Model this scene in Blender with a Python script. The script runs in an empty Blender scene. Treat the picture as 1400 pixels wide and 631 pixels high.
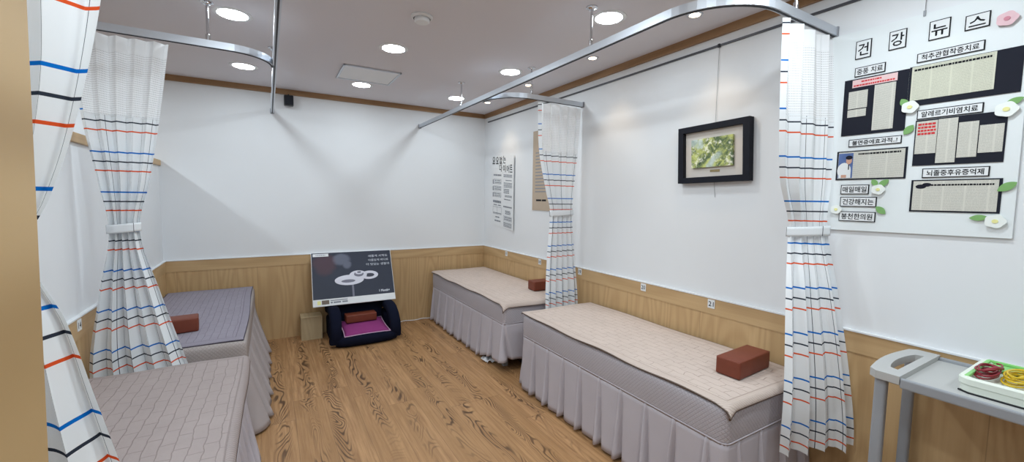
import bpy, bmesh, math, random
from mathutils import Vector, Matrix
random.seed(7)
PI = math.pi
SC = bpy.context.scene
COL = SC.collection

# ------------------------------------------------------------------ camera
W_, H_ = 1400, 631
F_PX = 565.0065
YAW, PITCH, ROLL = 0.53279, -0.07822, 0.01349
cyw, syw, cp, sp = math.cos(YAW), math.sin(YAW), math.cos(PITCH), math.sin(PITCH)
fw = Vector((syw * cp, cyw * cp, sp)); r0 = Vector((cyw, -syw, 0)); u0 = r0.cross(fw)
rr = r0 * math.cos(ROLL) + u0 * math.sin(ROLL); uu = -r0 * math.sin(ROLL) + u0 * math.cos(ROLL)
cam_d = bpy.data.cameras.new('camera'); cam = bpy.data.objects.new('camera', cam_d); COL.objects.link(cam)
cam.matrix_world = Matrix(((rr.x, uu.x, -fw.x, -2.29342), (rr.y, uu.y, -fw.y, -4.56589), (rr.z, uu.z, -fw.z, 1.39665), (0, 0, 0, 1)))
cam_d.sensor_fit = 'HORIZONTAL'; cam_d.sensor_width = 36.0; cam_d.lens = F_PX / W_ * 36.0
cam_d.clip_start = 0.02; cam_d.clip_end = 60
SC.camera = cam

# ------------------------------------------------------------------ world, light levels, exposure
world = bpy.data.worlds.new('world'); SC.world = world; world.use_nodes = True
world.node_tree.nodes['Background'].inputs[0].default_value = (0.9, 0.95, 1, 1)
world.node_tree.nodes['Background'].inputs[1].default_value = 0.25
DOWN_E = 76.0           # emission of the visible ceiling downlights
SPOT_W = 5.0            # warm spots along the right wall
OFF_W = 8.6             # downlights of the ceiling grid beyond the frame
COOL = (0.83, 0.935, 1.0); WARM = (1.0, 0.74, 0.46)
def area_lamp(x, y, w=OFF_W, col=COOL):
    l = bpy.data.lights.new('ceiling_lamp_light', 'AREA'); l.shape = 'DISK'; l.size = 0.15; l.energy = w; l.color = col
    o = bpy.data.objects.new('ceiling_lamp_light', l); COL.objects.link(o); o.location = (x, y, 2.385)
for (x, y) in ((-2.43, -2.79), (-1.53, -2.79), (-0.64, -3.95), (-1.53, -3.95), (-2.43, -3.95), (-0.64, -5.1), (-2.43, -5.1),
               (-3.9, -0.62), (-3.9, -1.65), (-3.9, -2.79)):
    area_lamp(x, y)
vs = SC.view_settings
vs.view_transform = 'Standard'; vs.look = 'None'; vs.exposure = 0.0; vs.gamma = 1.0; vs.use_curve_mapping = False
SC.cycles.use_denoising = True
SC.cycles.max_bounces = 8; SC.cycles.diffuse_bounces = 5; SC.cycles.transparent_max_bounces = 16

# ------------------------------------------------------------------ materials
def lin(c):
    return tuple(((v / 255) / 12.92 if v / 255 <= 0.04045 else ((v / 255 + 0.055) / 1.055) ** 2.4) for v in c) + (1,)

class G:
    """a small wrapper round a material's node tree"""
    def __init__(s, name, rough=0.6, spec=0.3, metal=0.0):
        s.m = bpy.data.materials.new(name); s.m.use_nodes = True
        s.t = s.m.node_tree; s.b = s.t.nodes['Principled BSDF']
        s.b.inputs['Roughness'].default_value = rough; s.b.inputs['Specular IOR Level'].default_value = spec
        s.b.inputs['Metallic'].default_value = metal
    def n(s, typ): return s.t.nodes.new(typ)
    def put(s, sock, v):
        if hasattr(v, 'is_linked'): s.t.links.new(v, sock)
        elif isinstance(v, (tuple, list)) and len(v) == 3 and sock.type == 'RGBA': sock.default_value = tuple(v) + (1,)
        else: sock.default_value = v
    def math(s, op, a, b=0.0, c=None):
        k = s.n('ShaderNodeMath'); k.operation = op; s.put(k.inputs[0], a); s.put(k.inputs[1], b)
        if c is not None: s.put(k.inputs[2], c)
        return k.outputs[0]
    def add(s, a, b): return s.math('ADD', a, b)
    def mul(s, a, b): return s.math('MULTIPLY', a, b)
    def fr(s, a): return s.math('FRACT', a)
    def smooth(s, x, a, b, lo=0.0, hi=1.0):
        k = s.n('ShaderNodeMapRange'); k.interpolation_type = 'SMOOTHSTEP'
        s.put(k.inputs[0], x); k.inputs[1].default_value = a; k.inputs[2].default_value = b
        k.inputs[3].default_value = lo; k.inputs[4].default_value = hi
        return k.outputs[0]
    def xyz(s, v):
        k = s.n('ShaderNodeSeparateXYZ'); s.put(k.inputs[0], v); return k.outputs
    def comb(s, x, y, z=0.0):
        k = s.n('ShaderNodeCombineXYZ'); s.put(k.inputs[0], x); s.put(k.inputs[1], y); s.put(k.inputs[2], z); return k.outputs[0]
    def obj(s): return s.n('ShaderNodeTexCoord').outputs['Object']
    def uv(s): return s.n('ShaderNodeTexCoord').outputs['UV']
    def noise(s, v, scale=1.0, detail=2.0, rough=0.5, dist=0.0):
        k = s.n('ShaderNodeTexNoise'); s.put(k.inputs['Vector'], v); k.inputs['Scale'].default_value = scale
        k.inputs['Detail'].default_value = detail; k.inputs['Roughness'].default_value = rough; k.inputs['Distortion'].default_value = dist
        return k.outputs[0]
    def rnd(s, v):
        k = s.n('ShaderNodeTexWhiteNoise'); k.noise_dimensions = '3D'; s.put(k.inputs['Vector'], v); return k.outputs[0]
    def mix(s, f, a, b):
        k = s.n('ShaderNodeMix'); k.data_type = 'RGBA'; s.put(k.inputs[0], f); s.put(k.inputs[6], a); s.put(k.inputs[7], b); return k.outputs[2]
    def bump(s, h, strength=0.3, dist=0.01):
        k = s.n('ShaderNodeBump'); k.inputs['Strength'].default_value = strength; k.inputs['Distance'].default_value = dist
        s.put(k.inputs['Height'], h); s.t.links.new(k.outputs[0], s.b.inputs['Normal'])
    def col(s, c): s.put(s.b.inputs['Base Color'], c); return s
    def rough(s, r): s.put(s.b.inputs['Roughness'], r)

def plain(name, rgb, rough=0.6, spec=0.3, metal=0.0, var=0.05, scale=9.0):
    g = G(name, rough, spec, metal); c = lin(rgb)
    n = g.noise(g.obj(), scale, 3)
    d = tuple(max(0, v * (1 - var)) for v in c[:3]) + (1,); e = tuple(min(1, v * (1 + var)) for v in c[:3]) + (1,)
    g.col(g.mix(n, d, e)); return g.m

def fabric(name, rgb, var=0.1, bump=0.25):
    g = G(name, 0.95, 0.05); c = lin(rgb); o = g.obj()
    n = g.noise(o, 6, 4); w = g.noise(o, 260, 1)
    g.col(g.mix(n, tuple(v * (1 - var) for v in c[:3]) + (1,), tuple(min(1, v * (1 + var)) for v in c[:3]) + (1,)))
    g.bump(g.add(g.mul(w, 0.4), n), bump, 0.004); return g.m

def laminate(name, light, dark, across, along, cell=0.6, horizontal=False, rings=15.0, amp=0.5, fine=1.0):
    """light oak laminate: straight grain with cathedral figures; across/along name the axes 0,1,2"""
    g = G(name, 0.45, 0.35); x = g.xyz(g.obj())
    a, l = x[across], x[along]
    idx = g.math('FLOOR', g.math('DIVIDE', a, cell))
    r = g.rnd(g.comb(idx, 3.0, 1.0))
    fa = g.noise(g.comb(g.mul(a, 4.6 * fine), g.add(g.mul(l, 0.55), g.mul(r, 17.0)), g.mul(r, 9.0)), 1.0, 1.0, 0.35, 0.0)
    ring = g.fr(g.mul(fa, rings))
    ln = g.smooth(g.math('ABSOLUTE', g.add(ring, -0.5)), 0.0, 0.42, 1.0, 0.0)
    st = g.noise(g.comb(g.mul(a, 90.0), g.mul(l, 2.2), r), 1.0, 3, 0.6)
    m = g.add(g.mul(ln, 0.55 * amp), g.mul(st, 0.45))
    m = g.math('MULTIPLY', g.add(m, g.mul(r, 0.12)), 0.95)
    c = g.mix(m, lin(light), lin(dark))
    if not horizontal:
        seam = g.smooth(g.math('ABSOLUTE', g.add(g.fr(g.math('DIVIDE', a, cell)), -0.5)), 0.496, 0.499, 0.0, 0.45)
        c = g.mix(seam, c, lin(tuple(int(v * .72) for v in dark)))
    g.col(c); return g.m

def floor_material():
    g = G('floor_planks', 0.4, 0.4); x = g.xyz(g.obj()); a, l = x[0], x[1]
    PW, PL = 0.182, 1.25
    i = g.math('FLOOR', g.math('DIVIDE', a, PW)); r1 = g.rnd(g.comb(i, 1.7, 0.3))
    q = g.math('DIVIDE', g.add(l, g.mul(r1, 5.0)), PL); j = g.math('FLOOR', q)
    r = g.rnd(g.comb(i, j, 4.2)); r2 = g.rnd(g.comb(i, j, 9.7))
    la = g.add(g.fr(g.math('DIVIDE', a, PW)), -0.5)
    off = g.mul(r, 31.0)
    fld = g.noise(g.comb(g.mul(a, 5.5), g.add(g.mul(l, 1.55), off), g.mul(r2, 13.0)), 1.0, 2.2, 0.45, 0.5)
    ring = g.math('ABSOLUTE', g.add(g.fr(g.mul(fld, 27.0)), -0.5))
    ln = g.smooth(ring, 0.06, 0.27, 1.0, 0.0)
    # the dark figure runs as a ribbon along each plank
    cen = g.add(g.mul(g.add(r2, -0.5), 0.5), g.mul(g.add(g.noise(g.comb(off, g.mul(l, 2.2), r2), 1.0, 2), -0.5), 0.75))
    rib = g.smooth(g.math('ABSOLUTE', g.add(la, g.mul(cen, -1.0))), 0.08, 0.30, 1.0, 0.0)
    patch = g.smooth(g.noise(g.comb(g.mul(a, 1.5), g.add(g.mul(l, 1.7), off), r), 1.0, 1), 0.36, 0.55)
    dk = g.mul(g.mul(ln, rib), g.add(g.mul(patch, 0.68), 0.2))
    st = g.noise(g.comb(g.mul(a, 70.0), g.add(g.mul(l, 3.0), off), r), 1.0, 4, 0.65)
    broad = g.noise(g.comb(g.mul(a, 9.0), g.add(g.mul(l, 1.0), off), r), 1.0, 2)
    base = g.mix(g.smooth(st, 0.25, 0.75), lin((192, 149, 104)), lin((148, 108, 72)))
    base = g.mix(g.mul(g.smooth(broad, 0.35, 0.7), 0.5), base, lin((142, 104, 66)))
    base = g.mix(g.mul(r, 0.4), base, lin((164, 124, 82)))
    c = g.mix(dk, base, lin((72, 48, 30)))
    sa = g.smooth(g.math('ABSOLUTE', la), 0.487, 0.497, 0.0, 0.35)
    sl = g.smooth(g.math('ABSOLUTE', g.add(g.fr(q), -0.5)), 0.4975, 0.4992, 0.0, 0.3)
    c = g.mix(g.math('MAXIMUM', sa, sl), c, lin((70, 46, 28)))
    g.col(c); g.rough(g.add(0.36, g.mul(st, 0.18))); g.bump(g.mul(dk, -1.0), 0.12, 0.002)
    return g.m

# curtain cloth: u = metres of cloth across, v = metres below the rail
MESH_H = 0.372
def curtain_stripes(g, u, v):
    white = lin((238, 241, 243)); c = white
    def line(c, coord, period, at, half, rgb):
        d = g.math('ABSOLUTE', g.add(g.fr(g.add(g.math('DIVIDE', g.add(coord, -at), period), 0.5)), -0.5))
        return g.mix(g.math('LESS_THAN', d, half / period), c, lin(rgb))
    c = line(c, u, 0.165, 0.070, 0.0020, (76, 78, 88))
    c = line(c, v, 0.1938, 0.554, 0.0034, (16, 112, 200))
    c = line(c, v, 0.1938, 0.600, 0.0031, (52, 58, 70))
    c = line(c, v, 0.1938, 0.644, 0.0031, (224, 88, 44))
    return c
def cloth_shader(g, c, alpha=None):
    g.put(g.b.inputs['Base Color'], c)
    tr = g.n('ShaderNodeBsdfTranslucent'); g.put(tr.inputs[0], c)
    mx = g.n('ShaderNodeMixShader'); mx.inputs[0].default_value = 0.22
    g.t.links.new(g.b.outputs[0], mx.inputs[1]); g.t.links.new(tr.outputs[0], mx.inputs[2])
    out = g.t.nodes['Material Output']; last = mx.outputs[0]
    if alpha is not None:
        tp = g.n('ShaderNodeBsdfTransparent'); m2 = g.n('ShaderNodeMixShader'); g.put(m2.inputs[0], alpha)
        g.t.links.new(tp.outputs[0], m2.inputs[1]); g.t.links.new(last, m2.inputs[2]); last = m2.outputs[0]
    g.t.links.new(last, out.inputs[0])
def curtain_material():
    g = G('striped_curtain_cloth', 0.9, 0.05); u, v, _ = g.xyz(g.uv())
    cloth_shader(g, curtain_stripes(g, u, v)); return g.m
def mesh_material():
    g = G('curtain_mesh_net', 0.9, 0.05); u, v, _ = g.xyz(g.uv())
    hem = g.math('LESS_THAN', u, 0.075); head = g.math('LESS_THAN', v, 0.07)
    solid = g.math('MAXIMUM', hem, head)
    P = 0.0105
    hu = g.math('LESS_THAN', g.math('ABSOLUTE', g.add(g.fr(g.math('DIVIDE', u, P)), -0.5)), 0.24)
    hv = g.math('LESS_THAN', g.math('ABSOLUTE', g.add(g.fr(g.math('DIVIDE', v, P)), -0.5)), 0.24)
    hole = g.mul(g.mul(hu, hv), 0.42)
    alpha = g.math('MAXIMUM', g.add(1.0, g.mul(hole, -1.0)), solid)
    c = g.mix(hem, lin((240, 241, 242)), curtain_stripes(g, u, v))
    cloth_shader(g, c, alpha); return g.m

def quilt_material(name, rgb, stitch, W, L, bw=0.115, rh=0.052, wob=1.0):
    g = G(name, 0.92, 0.05); o = g.uv(); u, v, _ = g.xyz(o)
    d = g.add(g.noise(o, 9, 2), -0.5); d2 = g.add(g.noise(o, 11.3, 2), -0.5)
    p = g.comb(g.add(v, g.mul(d, 0.06 * wob)), g.add(u, g.mul(d2, 0.05 * wob)))
    k = g.n('ShaderNodeTexBrick'); g.put(k.inputs['Vector'], p); k.inputs['Scale'].default_value = 1.0
    k.inputs['Brick Width'].default_value = bw; k.inputs['Row Height'].default_value = rh
    k.inputs['Mortar Size'].default_value = 0.0022; k.inputs['Mortar Smooth'].default_value = 0.6
    ln = k.outputs['Fac']
    edge = g.math('MINIMUM', g.math('MINIMUM', u, g.add(W, g.mul(u, -1.0))), g.math('MINIMUM', v, g.add(L, g.mul(v, -1.0))))
    border = g.smooth(g.math('ABSOLUTE', g.add(edge, -0.055)), 0.001, 0.004, 1.0, 0.0)
    inb = g.math('LESS_THAN', edge, 0.055)
    rib = g.smooth(g.math('ABSOLUTE', g.add(g.fr(g.math('DIVIDE', g.add(u, v), 0.016)), -0.5)), 0.30, 0.5)
    ln = g.add(g.mul(ln, g.add(1.0, g.mul(inb, -1.0))), g.mul(g.mul(inb, rib), 0.55))
    ln = g.math('MAXIMUM', ln, border)
    hemline = g.math('LESS_THAN', edge, 0.004)
    n = g.noise(o, 7, 4); c = lin(rgb)
    base = g.mix(n, tuple(q * 0.9 for q in c[:3]) + (1,), tuple(min(1, q * 1.08) for q in c[:3]) + (1,))
    col = g.mix(g.mul(ln, 0.42), base, lin(stitch)); col = g.mix(g.mul(hemline, 0.8), col, lin(tuple(int(q * 0.55) for q in stitch)))
    g.col(col)
    wr = g.noise(o, 42, 3)
    g.bump(g.add(g.add(g.mul(ln, -1.0), g.mul(n, 0.6)), g.mul(wr, 0.5)), 0.55, 0.006); return g.m

def band_material(name, rgb):
    """the quilted side band of the bed covers: fine diamond stitching"""
    g = G(name, 0.9, 0.08); x = g.xyz(g.uv()); s, z = x[0], x[1]
    P = 0.019
    def tri(q): return g.math('ABSOLUTE', g.add(g.fr(g.math('DIVIDE', q, P)), -0.5))
    d1 = tri(g.add(s, z)); d2 = tri(g.add(s, g.mul(z, -1.0)))
    h = g.math('MINIMUM', g.smooth(d1, 0.5, 0.34), g.smooth(d2, 0.5, 0.34)); c = lin(rgb)
    n = g.noise(g.obj(), 5, 3)
    g.col(g.mix(h, tuple(q * 0.84 for q in c[:3]) + (1,), g.mix(n, tuple(q * 0.94 for q in c[:3]) + (1,), c)))
    g.bump(h, 0.5, 0.006); return g.m

def newsprint(name, paper=(214, 212, 202), ink=(120, 120, 116), rows=0.0052, cols=0.06, head=None):
    """wavy newspaper columns too small to read"""
    g = G(name, 0.8, 0.1); x = g.xyz(g.obj()); a, z = x[1], x[2]
    w = g.add(z, g.mul(g.add(g.noise(g.obj(), 30, 2), -0.5), 0.004))
    ln = g.smooth(g.math('ABSOLUTE', g.add(g.fr(g.math('DIVIDE', w, rows)), -0.5)), 0.12, 0.3, 1.0, 0.0)
    brk = g.smooth(g.noise(g.comb(g.mul(a, 420.0), g.math('FLOOR', g.math('DIVIDE', w, rows)), 0.0), 1.0, 1), 0.36, 0.5)
    gut = g.smooth(g.math('ABSOLUTE', g.add(g.fr(g.math('DIVIDE', a, cols)), -0.5)), 0.44, 0.47, 1.0, 0.0)
    f = g.mul(g.mul(g.mul(ln, brk), gut), 0.45)
    bl = g.noise(g.obj(), 22, 3)
    base = g.mix(g.mul(bl, 0.35), lin(paper), lin(tuple(int(q * 0.86) for q in paper)))
    g.col(g.mix(f, base, lin(ink))); return g.m

def emissive(name, rgb, strength):
    g = G(name); g.b.inputs['Base Color'].default_value = (0.9, 0.9, 0.9, 1)
    g.b.inputs['Emission Color'].default_value = tuple(rgb) + (1,); g.b.inputs['Emission Strength'].default_value = strength
    return g.m

def painting():
    g = G('garden_canvas', 0.5, 0.3); o = g.obj(); x = g.xyz(o); z = g.add(x[2], -1.68)
    n1 = g.noise(o, 16, 4, 0.7, 0.6); n2 = g.noise(o, 34, 3, 0.7); n3 = g.noise(o, 9, 2)
    c = g.mix(g.smooth(n1, 0.38, 0.62), lin((84, 104, 72)), lin((196, 204, 120)))
    c = g.mix(g.mul(g.smooth(n2, 0.50, 0.64), 0.8), c, lin((244, 244, 226)))
    c = g.mix(g.mul(g.smooth(n3, 0.55, 0.66), 0.65), c, lin((176, 196, 204)))
    up = g.smooth(g.add(z, g.mul(g.add(n1, -0.5), 0.10)), 0.030, 0.050)
    c = g.mix(up, c, g.mix(g.smooth(n2, 0.42, 0.6), lin((46, 62, 84)), lin((190, 206, 232))))
    dk = g.smooth(g.add(n3, g.mul(n2, 0.3)), 0.50, 0.44)
    c = g.mix(g.mul(dk, 0.7), c, lin((42, 52, 58)))
    g.col(c); return g.m

def poster_dark():
    g = G('dark_poster_print', 0.45, 0.35); x = g.xyz(g.uv()); u, v = x[0], x[1]
    o = g.uv()
    n = g.noise(g.comb(g.mul(u, 5.0), g.mul(v, 7.0)), 1.0, 4, 0.6, 0.8)
    def blob(cx, cy, rx, ry):
        a = g.math('DIVIDE', g.add(u, -cx), rx); b = g.math('DIVIDE', g.add(v, -cy), ry)
        return g.smooth(g.add(g.add(g.mul(a, a), g.mul(b, b)), g.mul(g.add(n, -0.5), 0.9)), 1.0, 0.25)
    c = g.mix(n, lin((34, 40, 56)), lin((42, 48, 66)))
    hand = g.math('MAXIMUM', blob(0.36, 0.83, 0.13, 0.16), blob(0.42, 0.72, 0.07, 0.12))
    c = g.mix(g.mul(hand, 0.55), c, lin((120, 124, 142)))
    c = g.mix(g.mul(blob(0.15, 0.75, 0.16, 0.3), 0.32), c, lin((110, 60, 62)))
    g.col(c); return g.m

WHITE = plain('white_wall_paint', (226, 228, 230), 0.75, 0.2, var=0.015, scale=2)
CEIL = plain('ceiling_paint', (218, 215, 219), 0.85, 0.1, var=0.02, scale=1.5)
OAK_L, OAK_D = (206, 174, 130), (164, 130, 88)
WAIN_BACK = laminate('oak_laminate_back', OAK_L, OAK_D, 0, 2)
WAIN_SIDE = laminate('oak_laminate_side', OAK_L, OAK_D, 1, 2)
RAIL_BACK = laminate('oak_rail_back', (206, 175, 132), (164, 131, 90), 2, 0, horizontal=True, cell=5, rings=6)
RAIL_SIDE = laminate('oak_rail_side', (206, 175, 132), (164, 131, 90), 2, 1, horizontal=True, cell=5, rings=6)
CORN_BACK = laminate('cornice_wood_back', (172, 136, 98), (120, 86, 56), 2, 0, horizontal=True, cell=5, rings=7)
CORN_SIDE = laminate('cornice_wood_side', (172, 136, 98), (120, 86, 56), 2, 1, horizontal=True, cell=5, rings=7)
JAMB = laminate('jamb_wood', (206, 176, 130), (150, 120, 78), 0, 2, cell=5, horizontal=True, rings=7, amp=0.8, fine=7.0)
BLOCKW = laminate('box_plywood', (190, 170, 136), (164, 144, 112), 0, 2, cell=5, horizontal=True)
FLOOR = floor_material()
CURT = curtain_material(); NET = mesh_material()
CHROME = plain('brushed_aluminium', (206, 211, 218), 0.42, 0.5, 0.75, var=0.03)
STEEL = plain('chrome_steel', (210, 212, 216), 0.15, 0.5, 1.0, var=0.02)
SLOT = plain('rail_slot_shadow_gap', (60, 62, 68), 0.6)
BLACK = plain('black_plastic', (26, 27, 30), 0.5, 0.4)
FRAMEB = plain('black_frame_wood', (20, 22, 32), 0.6, 0.2)
WPLAST = plain('white_plastic', (226, 227, 228), 0.45, 0.4, var=0.02)
INK = plain('black_ink', (24, 25, 30), 0.7, 0.2)
GREYINK = plain('grey_ink', (136, 140, 148), 0.8, 0.1)
REDINK = plain('red_ink', (205, 62, 66), 0.8, 0.1)
WHITEINK = plain('white_ink', (214, 218, 226), 0.7, 0.2)
PAPER = plain('white_paper', (226, 228, 229), 0.8, 0.15, var=0.02)
FOAM = plain('white_foam_board', (226, 231, 232), 0.6, 0.25, var=0.012)
NAVYCARD = plain('black_card', (34, 36, 46), 0.8, 0.15)
KRAFT = plain('brown_kraft_paper', (184, 168, 150), 0.85, 0.1, var=0.08)
MAT = plain('picture_mount', (212, 204, 196), 0.85, 0.1, var=0.03)
BRASS = plain('brass_plate', (150, 132, 92), 0.4, 0.5, 0.3)
NAVY = fabric('navy_upholstery', (22, 25, 40), 0.2, 0.3)
PURPLE = fabric('purple_cushion_cloth', (142, 62, 118), 0.12, 0.25)
VINYL = plain('brown_vinyl', (116, 56, 38), 0.5, 0.4, var=0.12, scale=30)
GCART = plain('grey_cart_plastic', (150, 153, 158), 0.5, 0.35, var=0.03)
GCARTL = plain('pale_grey_cart_top', (180, 180, 178), 0.5, 0.35, var=0.03)
GREENP = plain('green_plastic', (140, 206, 122), 0.4, 0.4, var=0.05)
CREAMP = plain('cream_plastic', (226, 232, 220), 0.4, 0.4, var=0.02)
REDC = plain('red_cable_sheath', (140, 28, 46), 0.4, 0.5, var=0.1)
YELC = plain('yellow_cable_sheath', (214, 180, 28), 0.4, 0.5, var=0.1)
LEAF = plain('green_paper_leaf', (128, 172, 108), 0.8, 0.1, var=0.12, scale=60)
PETAL = plain('white_paper_petal', (236, 240, 236), 0.8, 0.1, var=0.02)
PINKP = plain('pink_paper_petal', (226, 192, 198), 0.8, 0.1, var=0.1, scale=60)
PINKD = plain('deep_pink_paper', (206, 140, 154), 0.8, 0.1, var=0.1)
YELP = plain('yellow_paper_centre', (232, 228, 160), 0.8, 0.1, var=0.1, scale=70)
NEWS = newsprint('newsprint'); NEWS2 = newsprint('newsprint_yellowed', (214, 214, 196), (130, 130, 116), 0.0058, 0.056)
SKIN = plain('printed_skin_tone', (200, 156, 136), 0.8, 0.1); HAIRP = plain('printed_dark_hair', (36, 36, 46), 0.8, 0.1)
BLUEP = plain('printed_blue', (92, 112, 160), 0.8, 0.1, var=0.25, scale=50)
REDPAPER = plain('pink_headline_strip', (228, 196, 196), 0.8, 0.1)
SKIRT_R = fabric('mauve_grey_skirt', (188, 182, 188), 0.06, 0.15)
SKIRT_L = fabric('taupe_skirt', (172, 163, 162), 0.06, 0.15)
BAND_R = band_material('quilted_band_grey', (190, 184, 190)); BAND_L = band_material('quilted_band_taupe', (174, 164, 160))
QL, QW = 1.71, 0.75
Q_R = quilt_material('beige_quilt', (204, 188, 178), (150, 124, 112), QW, QL)
Q_P = quilt_material('lilac_quilt', (150, 144, 154), (104, 90, 112), QW, QL, 0.13, 0.045, 0.5)
Q_B = quilt_material('rosy_taupe_quilt', (162, 150, 147), (118, 104, 102), QW, QL, 0.11, 0.048, 0.45)
LENS = emissive('downlight_lens', COOL, DOWN_E); SLENS = emissive('spot_lens', WARM, 14.0)
TISSUE = plain('white_tissue', (232, 232, 234), 0.9, 0.1)

# ------------------------------------------------------------------ mesh helpers
def lnk(name, me, mat, parent=None, root=None):
    o = bpy.data.objects.new(name, me); COL.objects.link(o)
    me.name = name
    if mat is not None: me.materials.append(mat)
    if parent is not None: o.parent = parent
    return o
def world_loc(p):
    v = Vector((0, 0, 0))
    while p is not None: v += p.location; p = p.parent
    return v
class MB:
    def __init__(s): s.bm = bmesh.new(); s.uvs = {}
    def box(s, c, d, bevel=0.0, seg=2, rz=0.0, rx=0.0):
        t = bmesh.new(); bmesh.ops.create_cube(t, size=1.0)
        bmesh.ops.scale(t, vec=Vector(d), verts=t.verts)
        if bevel: bmesh.ops.bevel(t, geom=list(t.edges), offset=bevel, segments=seg, affect='EDGES', profile=0.6)
        m = Matrix.Translation(Vector(c)) @ Matrix.Rotation(rz, 4, 'Z') @ Matrix.Rotation(rx, 4, 'X')
        return s.merge(t, m)
    def span(s, a, b, bevel=0.0, seg=2):
        return s.box([(p + q) / 2 for p, q in zip(a, b)], [abs(q - p) for p, q in zip(a, b)], bevel, seg)
    def merge(s, t, m=None):
        if m is not None: bmesh.ops.transform(t, matrix=m, verts=t.verts)
        mp = {}
        for v in t.verts: mp[v] = s.bm.verts.new(v.co)
        for f in t.faces:
            try: s.bm.faces.new([mp[v] for v in f.verts])
            except ValueError: pass
        t.free(); return s
    def lathe(s, c, prof, n=24):
        """prof: list of (radius, z)"""
        rings = []
        for r, z in prof:
            if r < 1e-6: rings.append([s.bm.verts.new((c[0], c[1], c[2] + z))])
            else: rings.append([s.bm.verts.new((c[0] + r * math.cos(2 * PI * k / n), c[1] + r * math.sin(2 * PI * k / n), c[2] + z)) for k in range(n)])
        for A, B in zip(rings, rings[1:]):
            for k in range(n):
                q = [A[k % len(A)], A[(k + 1) % len(A)], B[(k + 1) % len(B)], B[k % len(B)]]
                u = []
                for v in q:
                    if v not in u: u.append(v)
                if len(u) > 2: s.bm.faces.new(u)
        return s
    def tube(s, pts, r, n=10, cap=True, closed=False):
        pts = [Vector(p) for p in pts]; rad = r if isinstance(r, (list, tuple)) else [r] * len(pts); rings = []; prev = None; N = len(pts)
        for k, p in enumerate(pts):
            if closed: d = pts[(k + 1) % N] - pts[k - 1]
            else: d = pts[min(k + 1, N - 1)] - pts[max(k - 1, 0)]
            d.normalize()
            a = prev if prev is not None else (Vector((0, 0, 1)) if abs(d.z) < 0.9 else Vector((1, 0, 0)))
            b = d.cross(a); b.normalize(); a = b.cross(d); a.normalize(); prev = a
            rings.append([s.bm.verts.new(p + (a * math.cos(2 * PI * j / n) + b * math.sin(2 * PI * j / n)) * rad[k]) for j in range(n)])
        rg = rings + [rings[0]] if closed else rings
        for A, B in zip(rg, rg[1:]):
            for j in range(n): s.bm.faces.new((A[j], A[(j + 1) % n], B[(j + 1) % n], B[j]))
        if cap and not closed: s.bm.faces.new(rings[0][::-1]); s.bm.faces.new(rings[-1])
        return s
    def sweep(s, path, prof, side=None, cap=True):
        """prof: (lateral, up) outline swept along a path; lateral axis horizontal unless side is given"""
        path = [Vector(p) for p in path]; rings = []
        for k, p in enumerate(path):
            d = path[min(k + 1, len(path) - 1)] - path[max(k - 1, 0)]; d.normalize()
            l = Vector(side) if side is not None else Vector((-d.y, d.x, 0)).normalized()
            u = d.cross(l) if side is not None else Vector((0, 0, 1))
            rings.append([s.bm.verts.new(p + l * a + u * b) for a, b in prof])
        n = len(prof)
        for A, B in zip(rings, rings[1:]):
            for j in range(n): s.bm.faces.new((A[j], A[(j + 1) % n], B[(j + 1) % n], B[j]))
        if cap: s.bm.faces.new(rings[0][::-1]); s.bm.faces.new(rings[-1])
        return s
    def prism(s, poly, fr, d):
        """poly of (a, b) in the frame fr(a, b, depth) -> point, thickness d"""
        A = [s.bm.verts.new(fr(a, b, 0)) for a, b in poly]; B = [s.bm.verts.new(fr(a, b, d)) for a, b in poly]
        s.bm.faces.new(A[::-1]); s.bm.faces.new(B); n = len(poly)
        for k in range(n): s.bm.faces.new((A[k], A[(k + 1) % n], B[(k + 1) % n], B[k]))
        return s
    def grid(s, nu, nv, fn, uvf=None):
        V = [[s.bm.verts.new(fn(i / nu, j / nv)) for j in range(nv + 1)] for i in range(nu + 1)]
        lay = s.bm.loops.layers.uv.verify() if uvf else None
        for i in range(nu):
            for j in range(nv):
                f = s.bm.faces.new((V[i][j], V[i + 1][j], V[i + 1][j + 1], V[i][j + 1]))
                if uvf:
                    for lp, (a, b) in zip(f.loops, ((i, j), (i + 1, j), (i + 1, j + 1), (i, j + 1))): lp[lay].uv = uvf(a / nu, b / nv)
        return s
    def build(s, name, mat, parent=None, smooth=False, solid=0.0, recalc=True, at=None):
        if recalc: bmesh.ops.recalc_face_normals(s.bm, faces=s.bm.faces)
        if parent is not None: bmesh.ops.translate(s.bm, vec=-world_loc(parent), verts=s.bm.verts)
        elif at is not None: bmesh.ops.translate(s.bm, vec=-Vector(at), verts=s.bm.verts)
        me = bpy.data.meshes.new(name); s.bm.to_mesh(me); s.bm.free()
        if smooth:
            for p in me.polygons: p.use_smooth = True
        o = lnk(name, me, mat, parent)
        if parent is None and at is not None: o.location = at
        if smooth == 'auto':
            for p in me.polygons: p.use_smooth = True
            e = o.modifiers.new('edges', 'EDGE_SPLIT'); e.split_angle = math.radians(38)
        if solid:
            md = o.modifiers.new('thickness', 'SOLIDIFY'); md.thickness = solid; md.offset = 0
        return o
def tag(o, label, cat, group=None):
    o['label'] = label; o['category'] = cat
    if group: o['group'] = group
    return o
def thing(name, loc, label, cat, group=None):
    o = bpy.data.objects.new(name, None); COL.objects.link(o); o.location = loc; o.empty_display_size = 0.05
    return tag(o, label, cat, group)
def struct(o): o['kind'] = 'structure'; return o

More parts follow.
